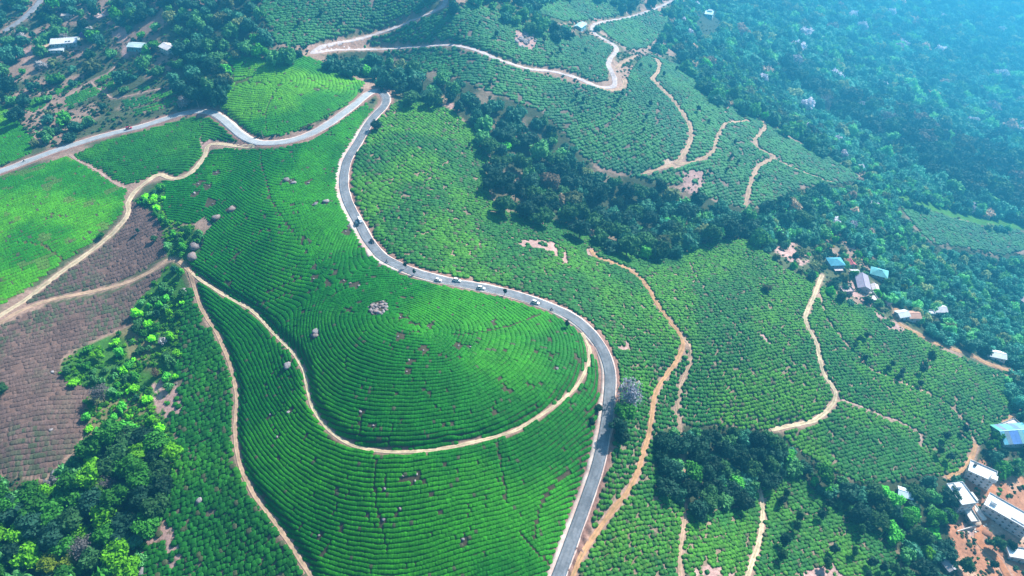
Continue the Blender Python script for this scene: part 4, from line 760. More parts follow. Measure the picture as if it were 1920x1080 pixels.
# trees that stand apart: picture place of the crown's middle, crown radius in metres, kind, colour, label
ONE = [
 (750,168,4.6,'round','teal','tall blue-green tree on the outside of the hairpin bend',None),
 (704,232,4.4,'round','teal','blue-green tree shading the paved road just below the hairpin bend',None),
 (716,168,2.0,'round','dark','small dark tree behind the outer kerb of the hairpin bend',None),
 (700,187,1.8,'round','olive','olive shrub on the island inside the hairpin bend',None),
 (893,192,4.4,'round','teal','round blue-green tree left of the wood, beside a pink bank',None),
 (920,228,4.2,'round','teal','round tree at the upper left corner of the wood, with dark shadow',None),
 (880,268,2.6,'tall','dark','lone slim dark tree in the tea slope left of the wood',None),
 (760,492,2.3,'tall','dark','slim roadside tree just above the bend, taller of the pair',None),
 (776,505,1.9,'tall','dark','slim roadside tree at the bend, shorter of the pair',None),
 (946,542,2.3,'tall','dark','slim dark tree on the road verge between the white cars',None),
 (1064,601,2.6,'tall','dark','dark conical tree at the verge where the ring path leaves the road',None),
 (1182,730,9.6,'bare','pale','pale leafless tree overhanging the paved road',None),
 (1172,768,6.0,'round','green','green tree under the pale leafless tree beside the road',None),
 (1160,795,5.2,'round','dark','dark tree casting shade over the road below the pale tree',None),
 (1166,818,4.6,'round','dark','dark tree at the right verge, lowest of the clump below the pale tree',None),
 (1122,765,2.4,'round','dark','dark tree on the left verge across from the pale leafless tree',None),
 (1110,790,2.2,'round','dark','dark bush-like tree left of the road, at the lower end of the ring path slope',None),
 (1440,538,3.6,'wide','olive','olive brown tree alone in the tea slope below the wood',None),
 (256,430,2.2,'tall','teal','small tree in the brown pruned field, nearer the cream track',None),
 (289,446,2.4,'round','mid','small tree in the brown pruned field, nearer the gully',None),
 (188,440,2.2,'wide','green','small thin tree standing on the edge of the cream track',None),
 (180,664,3.8,'round','bright','bright green round tree on the grass at the edge of the pruned field',None),
 (186,735,7.4,'bare','grey','large bare grey tree at the lower edge of the pruned field',None),
 (0,728,4.2,'round','mid','round green tree in the pruned field at the picture border',None),
 (188,912,5.0,'round','bright','vivid green tree rising from the dark thicket',None),
 (95,1048,6.0,'wide','yellow','yellow-green spreading tree in the thicket at the bottom edge',None),
 (30,1000,6.2,'round','bright','large bright green tree at the left border of the thicket',None),
 (20,950,6.0,'round','green','fresh green tree at the left border just under the pruned field',None),
 (60,930,5.0,'round','green','fresh green tree under the lower edge of the pruned field',None),
 (290,700,4.0,'bare','autumn','small rusty bare tree on the gully slope',None),
 (218,960,3.4,'round','yellow','yellow-green low tree beside the vivid green tree in the thicket',None),
 (245,925,4.6,'bare','grey','bare grey tree to the right of the vivid green tree in the thicket',None),
 (207,1078,3.4,'round','bright','bright green tree top at the bottom edge beside the tea strip',None),
 (157,66,4.2,'round','purple','purple flowering tree beside the white house',None),
 (90,20,6.0,'round','dark','large dark tree beside the grey village road',None),
 (155,45,5.4,'round','dark','large dark tree above the white house',None),
 (10,160,9.0,'round','teal','very large blue-green tree at the left border',None),
 (30,215,7.5,'round','teal','large tree shading the bright field at the left border',None),
 (405,130,7.0,'round','dark','large dark tree at the left edge of the bright hill field',None),
 (415,155,6.0,'round','teal','large blue-green tree against the bright hill field',None),
 (288,92,3.2,'round','dark','dark round tree between the two small white houses',None),
 (1493,410,2.8,'round','gold','golden yellow tree above the hamlet',None),
 (1492,402,2.6,'round','yellow','yellow-green tree behind the golden tree above the hamlet',None),
 (1560,462,2.2,'round','gold','golden yellow tree right behind the blue house',None),
 (1583,478,2.6,'round','dark','dark tree between the blue house and the red hut',None),
 (1546,500,3.0,'round','mid','tree left of the blue house at the head of the cream track',None),
 (1592,520,3.2,'round','teal','tree in front of the blue house',None),
 (1694,538,3.4,'round','yellow','yellow-green tree right of the green-roofed house',None),
 (1808,590,0.1,'round','mid','',None),
 (1855,615,0.1,'round','mid','',None),
 (1900,880,4.4,'round','mid','round tree behind the upper white block',None),
 (1862,835,4.6,'round','green','green tree below the big blue roof',None),
 (1880,850,3.8,'round','dark','dark tree below the big blue roof, right of the green one',None),
 (1870,1020,4.6,'round','mid','round tree below the largest white block',None),
 (1895,1022,3.8,'round','dark','dark tree at the lower right of the largest white block',None),
 (1783,968,4.8,'round','green','fresh green tree against the lower white block',None),
 (1815,1060,4.4,'round','mid','round tree beside the grey shed at the bottom edge',None),
 (1865,1058,2.4,'round','dark','small round tree alone on the red earth',None),
 (1715,1010,3.6,'wide','green','light green spreading tree at the lower hamlet edge',None),
 (1740,1035,3.6,'wide','bright','bright green tree at the lower hamlet edge, left of the grey shed',None),
]
for px, py, r, k, sp, lab, _ in ONE:
    if r < .5: continue
    hg = {'tall': 1.7, 'round': 1.15, 'wide': 1.1, 'bare': 1.05}[k]
    if k == 'tall' and 700 < px < 1100 and 480 < py < 620: hg = 2.0
    if 1150 < px < 1190 and 720 < py < 800: hg *= 1.35
    P = at(px, py, r * hg)[0]; tree(P[0], P[1], r, sp, lab, None, k, hg)
# slim shade trees planted through the tea
SLIM = [(1612,632,2),(1629,626,2.2),(1604,646,1.6),(1675,678,2),(1668,687,1.8),(1694,694,2),(1690,704,1.9),(1735,688,2.6),(1748,664,3.2),(1730,716,2.2),(1625,668,1.9),(1475,920,2.3),(1468,935,2.3),(1500,962,2.6),(1494,980,2.6),(1476,1010,2.9),(1470,1040,2.6),(1556,940,2.4),(1544,962,2.2),(1568,1028,2.5),(1553,1050,2.5),(1618,990,2.4),(1605,1030,2.2),(1640,1052,2.6),(1660,1058,2.6),(1628,1076,2.2),(1680,1065,2.6),(1812,800,2.2),(1780,815,2.6),(1765,840,2.4),(1785,855,2.4)]
for px, py, r in SLIM:
    r *= 1.7
    P = at(px, py, r * 1.6)[0]; lower = py > 850
    sc_ = random.choice(['teal', 'dark', 'mid']); tree(P[0], P[1], r, sc_, f'slim {CN[sc_]} shade tree {where_is(px, py)}', 'shade trees in the tea under the dirt lane' if not lower else 'shade trees in the light green tea', 'tall', 1.6, 'shade_tree')
FARSLIM = [(1095,182),(1099,90),(1167,172),(1221,190),(1213,215),(1207,240),(1035,98),(1020,70),(1082,175),(1202,120),(1220,122),(1270,125),(1290,130),(1372,290),(1385,300),(1333,318),(1245,135),(1050,90),(1005,20),(1022,30),(1160,185),(1090,200),(1365,315),(1425,330),(1340,150),(860,60),(900,40),(930,60),(850,130),(920,150),(700,30),(640,35),(560,40),(600,20),(760,70),(1310,200),(1330,225),(1380,262)]
for px, py in FARSLIM:
    r = random.uniform(2.4, 3.6); P = at(px, py, r * 1.7)[0]; sc_ = random.choice(['teal', 'dark', 'dark']); tree(P[0], P[1], r, sc_, f'slim {CN[sc_]} shade tree {where_is(px, py)}', 'shade trees in the far tea slopes', 'tall', 1.7, 'shade_tree')
n_one = len([t for t in ONE if t[2] > .5]) + len(SLIM) + len(FARSLIM)
T = np.array([(t[0], t[1], t[2], t[3]) for t in TREES]); sp_ = [t[4] for t in TREES]; zn_ = [t[5] for t in TREES]
px, py, d = project(T[:, :3] + np.array([0, 0, 5])); TPX, TPY = px.copy(), py.copy(); inview = (px > -10) & (px < 1930) & (py > -10) & (py < 1085)
size = np.where(inview, T[:, 3] / d, 0); order = np.argsort(-size); solo = np.zeros(len(T), bool); solo[order[:max(300 - n_one, 0) + 60]] = True
for i in np.where(solo)[0]:
    z = zn_[i]; s = sp_[i]; nm = 'broadleaf_tree' if T[i, 3] > 2.9 else 'shrub'
    zs_ = {'wood': 'wood', 'corner': 'thicket', 'grove': 'grove', 'village': 'hamlet', 'valley': 'valley forest', 'nw': 'hillside', 'gully': 'gully'}[z]; wd_ = 'big ' if T[i, 3] > 6.3 else 'small ' if T[i, 3] < 4.2 and nm != 'shrub' else ''
    lab = f"{wd_}{CN[s]} {zs_.replace('valley forest', 'valley')} {'shrub' if nm == 'shrub' else 'tree'} {where_is(TPX[i], TPY[i])}"
    r = tree(T[i, 0], T[i, 1], T[i, 3], s, lab, f"{CN[s]} {'shrubs' if nm == 'shrub' else 'trees'} of {ZN[z][1]}", hgt=1.05 if nm == 'broadleaf_tree' else .8, name=nm)
    r['category'] = 'tree' if nm == 'broadleaf_tree' else 'shrub'
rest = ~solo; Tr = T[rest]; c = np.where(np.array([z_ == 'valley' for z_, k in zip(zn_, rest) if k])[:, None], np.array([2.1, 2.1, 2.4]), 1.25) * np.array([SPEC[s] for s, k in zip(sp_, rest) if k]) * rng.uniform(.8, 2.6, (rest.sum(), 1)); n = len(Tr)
rz = np.stack([rng.normal(0, .05, n), rng.normal(0, .05, n), rng.uniform(0, 6.28, n)], -1); sc3 = Tr[:, 3:4] * np.stack([rng.uniform(1.0, 1.25, n), rng.uniform(1.0, 1.25, n), rng.uniform(1.0, 1.6, n)], -1)
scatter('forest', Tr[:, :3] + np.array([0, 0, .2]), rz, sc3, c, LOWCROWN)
print('TREES', len(T), 'solo', int(solo.sum()), n_one)
# undergrowth nobody could count
def undergrowth(n_try, box, classes, rmin, rmax, pal, pxbox=None, dens=1.0):
    x = rng.uniform(box[0], box[2], n_try); y = rng.uniform(box[1], box[3], n_try); k, px, py, d = cover(x, y)
    m = np.isin(k, classes) & (px > -60) & (px < 1980) & (py > -60) & (py < 1140) & (bil(DIST, x, y) > 1.2) & (rng.random(n_try) < dens)
    if pxbox: m &= (px > pxbox[0]) & (px < pxbox[2]) & (py > pxbox[1]) & (py < pxbox[3])
    for hx, hy, hr in HOUSES_PX: m &= ((px - hx) / hr) ** 2 + ((py - hy - hr * .3) / hr) ** 2 > .8
    m &= fbm(x, y, 22, 3) > .40
    m &= above_road(x, y, hz(x, y))
    x = x[m]; y = y[m]; n = len(x); r = rng.uniform(rmin, rmax, n) * rng.uniform(.6, 1.2, n); pal = np.array(pal)
    return np.stack([x, y, hz(x, y) - .1], -1), np.stack([0 * x, 0 * x, rng.uniform(0, 6.28, n)], -1), np.stack([r, r, r * rng.uniform(.5, 1.0, n)], -1), pal[rng.integers(0, len(pal), n)] * rng.uniform(.7, 1.3, (n, 1))
pal1 = [SPEC['mid'], SPEC['teal'], SPEC['green'], SPEC['olive'], SPEC['mid'], (.11, .13, .05), (.16, .13, .08), (.05, .14, .06)]; pal2 = [SPEC['bright'], SPEC['green'], SPEC['green'], SPEC['bright'], SPEC['mid'], (.10, .16, .03)]
U = [undergrowth(14000, world_box(-60, 0, 600, 320), (SCRUB, FOR), .8, 2.2, pal1), undergrowth(16000, world_box(100, 330, 400, 850), (GULLY,), .5, 1.8, pal2[:4] + [(.06, .22, .02)]), undergrowth(5000, world_box(-60, 700, 340, 1130), (FOR,), .8, 2.0, pal2 + pal1),
     undergrowth(9000, world_box(590, 90, 1540, 480), (FOR, SCRUB), .8, 2.2, pal1), undergrowth(16000, world_box(1430, 380, 1960, 1120), (FOR, SCRUB, PINK), .8, 2.2, pal1), undergrowth(4000, world_box(1780, 880, 1960, 1120), (RED,), .4, 1.8, pal1, dens=.5), undergrowth(8000, world_box(820, -30, 1280, 80), (SCRUB,), 1, 2.4, pal1), undergrowth(2500, world_box(1225, 790, 1500, 970), (FOR,), .7, 1.8, pal1)]
U = [np.concatenate(a) for a in zip(*U)]
scatter('undergrowth', U[0], U[1], U[2], U[3], SHRUBM); print('UNDER', len(U[0]))

# ------------------------------------------------------------------ boulders
def rock_mesh(seed, m, flat=.7):
    V, Fc = IC2; V = V.copy(); V = np.sign(V) * np.abs(V) ** .75; V *= (1 + 1.0 * n3(V, .9, seed) + .8 * n3(V, .4, seed + 5))[:, None]; V[:, 2] *= flat; V[:, 2] = np.maximum(V[:, 2], -.25); return mesh('boulder', V, Fc, m)
RKM = [rock_mesh(i, M['rock'], .65 + .1 * i) for i in range(4)]; RKP = [rock_mesh(20 + i, M['rock_pale'], .5 + .1 * i) for i in range(4)]
def boulder(px, py, r, label, group=None, pale=False, k=None):
    P = at(px, py)[0]; o = obj('boulder', random.choice(RKP if pale else RKM)); o.location = (P[0], P[1], P[2] + r * .15); o.rotation_euler = (random.uniform(-.2, .2), random.uniform(-.2, .2), random.uniform(0, 6.28)); q = random.uniform(.85, 1.2); o.scale = (r * q, r / q, r * random.uniform(.7, 1.1)); return props(o, label, 'boulder', group)
for px, py, r, lab, pale in [(540,686,2.1,'grey boulder standing on the outer edge of the ring path',True),(434,393,2.4,'dark grey boulder in the tea rows, upper of two',False),(406,409,2.2,'grey boulder in the tea rows, lower of two',False),(366,463,3.4,'big brown boulder at the head of the gully',False),(361,482,2.8,'dark boulder below the big brown boulder at the gully head',False),(344,547,2.0,'grey rock among bushes beside the upper gully path',True),(374,940,1.5,'white rock alone in the tea strip left of the gully path',True),(537,338,2.2,'dark pointed rock in the smooth green hill field',False),(551,344,1.8,'pale slab beside the dark pointed rock in the hill field',True),(104,888,1.8,'grey boulder at the lower tip of the brown pruned field',True),(98,698,.9,'small white rock in the brown pruned field, upper of two',True),(96,806,1.1,'small white rock in the brown pruned field, lower of two',True),(265,1073,1.8,'grey boulder at the bottom edge beside the thicket',True),(611,378,1.6,'pale rock near the road in the hill field, right of a smaller one',True),(592,383,1.2,'pale rock near the road in the hill field, smaller one',True),(592,622,1.7,'pale rock cluster stone left of the summit outcrop',True),(592,630,1.5,'grey stone below the pale one left of the summit outcrop',False)]: boulder(px, py, r, lab, None, pale)
for i in range(56):
    a = random.uniform(0, 6.28); q = random.uniform(0, 1) ** .6; boulder(710 + math.cos(a) * 19 * q, 578 + math.sin(a) * 13 * q, random.uniform(.35, 1.15), 'jagged grey stone of the rock outcrop on the knoll top', 'stones of the knoll outcrop', random.random() < .35)
for i in range(26):
    a = random.uniform(0, 6.28); q = random.uniform(0, 1) ** .6; boulder(985 + math.cos(a) * 20 * q, 75 + math.sin(a) * 16 * q, random.uniform(1., 2.6), 'pinkish stone of the outcrop on the far upper tea slope', 'stones of the far outcrop', True)
for (px, py, r) in GAPS:
    if r < 2 or r > 6: continue
    for k in range(1): boulder(px + random.uniform(-5, 5), py + random.uniform(-3, 3), random.uniform(.35, .8), 'small stone lying in a bare gap between the tea rows', 'small stones in the tea rows', random.random() < .7)

# ------------------------------------------------------------------ houses
def box(V, Fc, x0, x1, y0, y1, z0, z1):
    o = len(V); V += [(x, y, z) for z in (z0, z1) for y in (y0, y1) for x in (x0, x1)]
    Fc += [[o + i for i in f] for f in ((0, 2, 3, 1), (4, 5, 7, 6), (0, 1, 5, 4), (2, 6, 7, 3), (0, 4, 6, 2), (1, 3, 7, 5))]
def part(name, parent, boxes, m):
    V = []; Fc = []
    for b in boxes: box(V, Fc, *b)
    return obj(name, mesh(name, V, Fc, m), parent)
HM = {}
def hmat(c, rough=.75, spec=.3, metal=0, var=.14):
    k = (c, rough, metal)
    if k not in HM: HM[k] = simple('plaster_%d' % len(HM), c, rough, spec, var, .5, metal, tuple(v * .82 for v in c))
    return HM[k]
GLASS = simple('window_glass', (.03, .05, .06), .12, .6, .2, .4); DOOR = simple('door_wood', (.14, .08, .05), .6)
def heading(px, py, dx, dy):
    l = math.hypot(dx, dy); P = at([px, px + 5 * dx / l], [py, py + 5 * dy / l]); v = P[1] - P[0]; return math.atan2(v[1], v[0])
def house(px, py, ax, L, Wd, h, roof, wallc, roofc, label, name='house', metal=0, rise=1.6, storeys=1, extra=None, group=None, cat='house', sheets=0):
    """ax: picture direction of the long side; px, py: the roof's middle"""
    P = at(px, py, h)[0]; rz = heading(px, py, *ax); xs = [(-L / 2, -Wd / 2), (L / 2, -Wd / 2), (-L / 2, Wd / 2), (L / 2, Wd / 2)]
    c, s = math.cos(rz), math.sin(rz); zs = [float(hz(P[0] + a * c - b * s, P[1] + a * s + b * c)) for a, b in xs]; z0 = max(zs) * .5 + min(zs) * .5; dep = z0 - min(zs) + .8
    root = empty(name, (P[0], P[1], z0), rz, label, cat, group); wm = hmat(wallc); rm = hmat(roofc, .55 if metal else .8, .35, metal)
    part('wall', root, [(-L / 2, L / 2, -Wd / 2, Wd / 2, -dep, h)], wm)
    part('plinth', root, [(-L / 2 - .25, L / 2 + .25, -Wd / 2 - .25, Wd / 2 + .25, -dep, .25)], hmat((.30, .27, .25)))
    e = .55
    if roof == 'flat':
        part('roof', root, [(-L / 2 - e, L / 2 + e, -Wd / 2 - e, Wd / 2 + e, h, h + .25)], rm)
        t_ = .18; part('parapet', root, [(-L / 2 - e, L / 2 + e, -Wd / 2 - e, -Wd / 2 - e + t_, h + .25, h + 1.0), (-L / 2 - e, L / 2 + e, Wd / 2 + e - t_, Wd / 2 + e, h + .25, h + 1.0), (-L / 2 - e, -L / 2 - e + t_, -Wd / 2 - e + t_, Wd / 2 + e - t_, h + .25, h + 1.0), (L / 2 + e - t_, L / 2 + e, -Wd / 2 - e + t_, Wd / 2 + e - t_, h + .25, h + 1.0)], wm)
    elif roof == 'gable':
        a, b = L / 2 + e, Wd / 2 + e; zt = h + rise; th = .14
        if sheets:
            for sgn in (-1, 1):
                for i in range(sheets):
                    x0 = -a + 2 * a * i / sheets + .03; x1 = -a + 2 * a * (i + 1) / sheets - .03; o = random.uniform(0, .05)
                    V = [(x0, sgn * b, h - .3 + o), (x1, sgn * b, h - .3 + o), (x1, sgn * .04, zt + o), (x0, sgn * .04, zt + o)]; V += [(x, y, z + th) for x, y, z in V]
                    Fc = [[0, 1, 2, 3], [4, 7, 6, 5], [0, 4, 5, 1], [1, 5, 6, 2], [2, 6, 7, 3], [3, 7, 4, 0]]
                    if sgn > 0: Fc = [f[::-1] for f in Fc]
                    obj('roof_sheet', mesh('roof_sheet', V, Fc, hmat(tuple(v * random.choice([1, 1, .8, .55]) for v in roofc), .5, .4, metal)), root)
            part('ridge_cap', root, [(-a, a, -.25, .25, zt + th + .05, zt + th + .12)], rm)
        else:
            V = [(-a, -b, h - .3), (a, -b, h - .3), (a, b, h - .3), (-a, b, h - .3), (-a, 0, zt), (a, 0, zt)]; V2 = [(x, y, z + th) for x, y, z in V]
            Fc = [[0, 4, 5, 1], [3, 2, 5, 4]]; Fu = [[6, 7, 11, 10], [9, 10, 11, 8]]; sd_ = [[0, 1, 7, 6], [2, 3, 9, 8], [1, 5, 11, 7], [5, 2, 8, 11], [3, 4, 10, 9], [4, 0, 6, 10]]
            obj('roof', mesh('roof', V + V2, Fc + Fu + sd_, rm), root)
            part('ridge_cap', root, [(-a, a, -.2, .2, zt + th - .02, zt + th + .07)], rm)
        obj('gable', mesh('gable', [(-L / 2, -Wd / 2, h), (-L / 2, Wd / 2, h), (-L / 2, 0, zt - .1), (L / 2, -Wd / 2, h), (L / 2, Wd / 2, h), (L / 2, 0, zt - .1)], [[0, 2, 1], [3, 4, 5]], wm), root)
    else:   # hip
        a, b = L / 2 + e, Wd / 2 + e; zt = h + rise; q = max(a - b, .3); th = .14
        V = [(-a, -b, h - .2), (a, -b, h - .2), (a, b, h - .2), (-a, b, h - .2), (-q, 0, zt), (q, 0, zt), (-a, -b, h - .2 - th), (a, -b, h - .2 - th), (a, b, h - .2 - th), (-a, b, h - .2 - th)]
        rf = obj('roof', mesh('roof', V, [[0, 1, 5, 4], [1, 2, 5], [2, 3, 4, 5], [3, 0, 4], [0, 6, 7, 1], [1, 7, 8, 2], [2, 8, 9, 3], [3, 9, 6, 0], [6, 9, 8, 7]], rm), root)
        part('ridge_cap', rf, [(-q, q, -.18, .18, zt - .02, zt + .08)], rm)
    # windows and door on every side
    wme = {}
    sh = h / storeys
    fr_m = hmat((.62, .62, .60)); n = 0
    for st in range(storeys):
        for side in range(4):
            ln = L if side < 2 else Wd; k = max(int(ln / 3.2), 1)
            for i in range(k):
                u = -ln / 2 + ln * (i + .5) / k; zc = st * sh + sh * .55
                if side == 0 and st == 0 and i == k // 2: continue
                key = ('w',)
                if 'w' not in wme:
                    V = []; Fc = []; box(V, Fc, -.55, .55, -.05, .05, -.6, .6); wme['w'] = mesh('window', V, Fc, GLASS)
                    V = []; Fc = []; [box(V, Fc, *b_) for b_ in ((-.66, -.55, -.08, .08, -.72, .72), (.55, .66, -.08, .08, -.72, .72), (-.55, .55, -.08, .08, .6, .72), (-.55, .55, -.08, .1, -.72, -.6), (-.04, .04, -.07, .07, -.6, .6))]; wme['f'] = mesh('frame', V, Fc, fr_m)
                o = obj('window', wme['w'], root); f_ = obj('frame', wme['f'], o)
                if side == 0: o.location = (u, -Wd / 2 - .02, zc)
                elif side == 1: o.location = (u, Wd / 2 + .02, zc); o.rotation_euler = (0, 0, math.pi)
                elif side == 2: o.location = (-L / 2 - .02, u, zc); o.rotation_euler = (0, 0, -math.pi / 2)
                else: o.location = (L / 2 + .02, u, zc); o.rotation_euler = (0, 0, math.pi / 2)
    k = max(int(L / 3.2), 1); u = -L / 2 + L * (k // 2 + .5) / k
    part('door', root, [(u - .5, u + .5, -Wd / 2 - .07, -Wd / 2 + .03, .05, 2.1)], DOOR)
    if storeys > 1:
        for st in range(1, storeys): part('ledge', root, [(-L / 2 - .3, L / 2 + .3, -Wd / 2 - .3, -Wd / 2 - .001, st * sh - .1, st * sh + .06)], wm)
    for nm, b_, c_ in (extra or ()): part(nm, root, b_, hmat(c_))
    return root
WH, CR, GR = (.78, .78, .76), (.62, .55, .45), (.40, .40, .42)
# lower right hamlet
house(1842,884,(1,.62),13.5,8.5,8.4,'flat',(.60,.62,.64),(.78,.78,.77),'white flat-roofed block with a stair hut, under the curved orange track','apartment_block',storeys=3,cat='building',extra=[('stair_hut',[(4.2,7.6,-4.6,-1.2,8.66,11.2)],WH),('water_tank',[(-5,-3.6,1.5,2.9,8.66,10.2)],(.08,.09,.10))])
house(1803,926,(.62,1),13,9,9.0,'flat',(.52,.56,.58),(.78,.78,.77),'tall white block with an outside stair, left of the red site lane','apartment_block',storeys=3,cat='building',extra=[('side_roof',[(-1,4.5,5.2,8.2,7.2,7.5)],WH),('side_wall',[(-1,4.5,5.05,8.0,-2.5,7.2)],(.5,.52,.54)),('stair_hut',[(-5.8,-3,-2,1.6,9.26,11.5)],WH)])
house(1892,960,(1,.72),23,10,9.0,'flat',(.55,.58,.60),(.80,.80,.79),'largest white flat-roofed block at the right border above the red earth','apartment_block',storeys=3,cat='building',extra=[('roof_hut',[(-9.5,-6.5,-1.5,2,9.26,11.4)],WH),('roof_slab',[(2,9,-3.5,2.5,9.27,9.9)],WH)])
house(1818,962,(.55,1),10,4,3.4,'flat',(.42,.42,.42),(.66,.62,.55),'long low concrete annex below the tall white block','annex',cat='building')
house(1907,812,(1,.1),26,15,5,'gable',(.50,.58,.62),(.22,.50,.64),'big blue sheet-roofed barn at the right border','barn',metal=.1,rise=3.4,sheets=9,cat='barn')
house(1893,797,(1,-.2),14,5,3.5,'flat',(.55,.5,.46),(.66,.58,.55),'pale lean-to row along the upper side of the blue barn','lean_to',cat='shed')
house(1698,924,(1,.55),7,6,3.2,'gable',(.55,.58,.62),(.62,.72,.80),'small pale tin-roofed house inside the trees below the tea','house',rise=1.1)
house(1773,1052,(.75,1),10,4.5,3,'gable',(.4,.36,.34),(.42,.38,.40),'grey-pink roofed shed at the edge of the red earth','shed',rise=.8,cat='shed')
house(1912,1038,(1,.3),12,6,4.0,'flat',(.6,.6,.6),(.78,.78,.76),'white building cut by the right border near the bottom','house')
house(1800,990,(1,-.12),11,.5,1.2,'none',(.62,.58,.54),(.6,.58,.55),'long pale retaining wall at the edge of the red building site','retaining_wall',cat='wall') if False else None
# middle hamlet
house(1567,490,(1,.25),10.5,9,5.2,'hip',(.28,.48,.56),(.08,.34,.46),'blue hip-roofed house at the head of the cream track','house',rise=2.0,storeys=2,extra=[('terrace',[(-3.2,3.2,-8.4,-4.6,2.6,2.8)],(.62,.52,.50)),('terrace_post',[(-3.1,-2.9,-8.3,-8.1,-3,2.6),(2.9,3.1,-8.3,-8.1,-3,2.6)],WH)])
house(1597,491,(.6,1),6.5,4,2.8,'gable',(.5,.4,.38),(.52,.12,.13),'small red-roofed hut between the blue house and the long roof','hut',rise=.9,cat='hut')
house(1603,509,(1,.3),5.5,4,2.8,'gable',(.7,.68,.66),(.72,.70,.70),'small white hut between the blue house and the long purple roof','hut',rise=.8,cat='hut')
house(1641,538,(.4,1),6,4.5,2.8,'gable',(.7,.62,.6),(.66,.58,.56),'small pinkish hut between the long purple roof and the concrete yard','hut',rise=.8,cat='hut')
house(1618,528,(.28,1),16,8.5,4.4,'gable',(.45,.42,.46),(.33,.29,.38),'long grey-purple roofed house in the middle of the hamlet','house',rise=2.0)
house(1649,510,(1,.62),12,9.5,5,'hip',(.35,.5,.5),(.15,.46,.48),'green-roofed house with stepped eaves, right of the long purple roof','house',rise=2.4,storeys=2)
house(1588,543,(1,.3),7.5,5,2.6,'flat',(.55,.42,.40),(.52,.38,.38),'low pink-roofed outbuilding at the tea edge of the hamlet','outbuilding',cat='outbuilding')
house(1634,556,(.6,1),9,5.5,.6,'flat',(.62,.58,.55),(.70,.63,.58),'pale concrete yard slab in front of the hamlet','terrace',cat='terrace')
house(1693,586,(1,.35),8,7,4.0,'gable',(.40,.55,.62),(.60,.62,.64),'grey-roofed half of the twin house beside the dirt lane','house',rise=1.3)
house(1713,590,(1,.35),8,7.5,4.6,'gable',(.74,.72,.68),(.62,.34,.24),'orange tiled half of the twin house beside the dirt lane','house',rise=1.6)
house(1758,578,(1,.42),12,8,4.4,'gable',(.6,.58,.6),(.62,.58,.60),'pinkish white roofed house among the trees above the lane','house',rise=1.5)
house(1745,586,(1,.42),4.5,3,3,'flat',(.6,.6,.6),(.70,.70,.70),'small white annex in front of the pinkish roofed house','annex',cat='outbuilding')
house(1868,663,(1,.42),12,7.5,4.2,'gable',(.66,.68,.68),(.78,.80,.80),'white-roofed house above the end of the dirt lane','house',rise=1.3)
house(1897,676,(.7,-1),6,4,3,'gable',(.5,.44,.42),(.55,.45,.42),'small pinkish roofed hut right of the white-roofed house','hut',rise=.8,cat='hut')
house(1916,558,(1,.9),13,6,4,'gable',(.6,.5,.48),(.66,.52,.50),'pinkish roof at the right border in the hazy forest','house',rise=1.2)
house(1666,566,(1,.2),3,3,2.6,'gable',(.5,.4,.4),(.6,.34,.34),'tiny red-roofed hut right of the pale concrete yard','hut',rise=.7,cat='hut')
# north-west slope
house(122,76,(1,-.28),21,13,4.2,'gable',(.45,.58,.58),(.70,.72,.74),'long white-roofed house with dark roof panels beside the purple tree','house',rise=2.2,extra=[('roof_panel',[(1.5,3.2,-5.5,-4.2,4.9,5.05),(4,5.7,-5.5,-4.2,4.9,5.05)],(.05,.06,.08))])
house(107,92,(1,-.15),12,4.5,3,'gable',(.5,.6,.58),(.66,.70,.70),'low white shed in front of the long white-roofed house','shed',rise=.7,cat='shed')
house(84,86,(1,-.5),9,5,2.8,'gable',(.5,.4,.34),(.58,.38,.26),'small tan-roofed hut left of the long white-roofed house','hut',rise=.8,cat='hut')
house(257,84,(1,-.2),13,9.5,4.4,'gable',(.20,.48,.48),(.55,.70,.70),'teal-walled house with a pale roof, left of the round dark tree','house',rise=1.5)
house(315,87,(1,.45),13,9,3.8,'gable',(.5,.56,.52),(.70,.66,.66),'pinkish white house right of the round dark tree','house',rise=1.5)
house(328,95,(1,.3),6,4,3,'flat',(.5,.66,.6),(.62,.76,.70),'mint green porch roof in front of the pinkish white house','porch',cat='porch')
house(126,27,(1,-.25),9,4.5,3,'gable',(.55,.5,.48),(.70,.58,.52),'small pale hut below the big dark trees near the grey road','hut',rise=.8,cat='hut')
house(186,28,(1,.45),17,10,.7,'flat',(.55,.40,.36),(.62,.46,.44),'pink concrete yard slab on the hillside','terrace',cat='terrace')
# far houses
house(1088,47,(1,.05),12,8,4.5,'gable',(.30,.58,.62),(.45,.70,.74),'small turquoise house beside the far road bend','house',rise=1.4)
house(1330,24,(.5,-1),19,12,7,'flat',(.40,.66,.74),(.55,.76,.82),'pale blue two-storey house alone in the hazy forest','house',storeys=2,extra=[('roof_hut',[(4,8,-4,3,7.26,9.5)],WH)])
house(1827,38,(1,.1),13,7,4,'gable',(.7,.7,.68),(.80,.80,.78),'white roof high in the blue hazy forest','house',rise=1.2)
house(1360,18,(1,.2),7,5,3,'gable',(.7,.7,.7),(.75,.77,.77),'white hut just right of the pale blue house, nearer one','hut',rise=.8,cat='hut')
house(1386,25,(1,.3),7,5,3,'gable',(.7,.7,.7),(.75,.77,.77),'white hut farther right of the pale blue house','hut',rise=.8,cat='hut')
house(1466,36,(1,.3),8,6,3,'gable',(.66,.6,.66),(.70,.60,.70),'pinkish hut in the hazy forest left of the valley','hut',rise=.8,cat='hut')

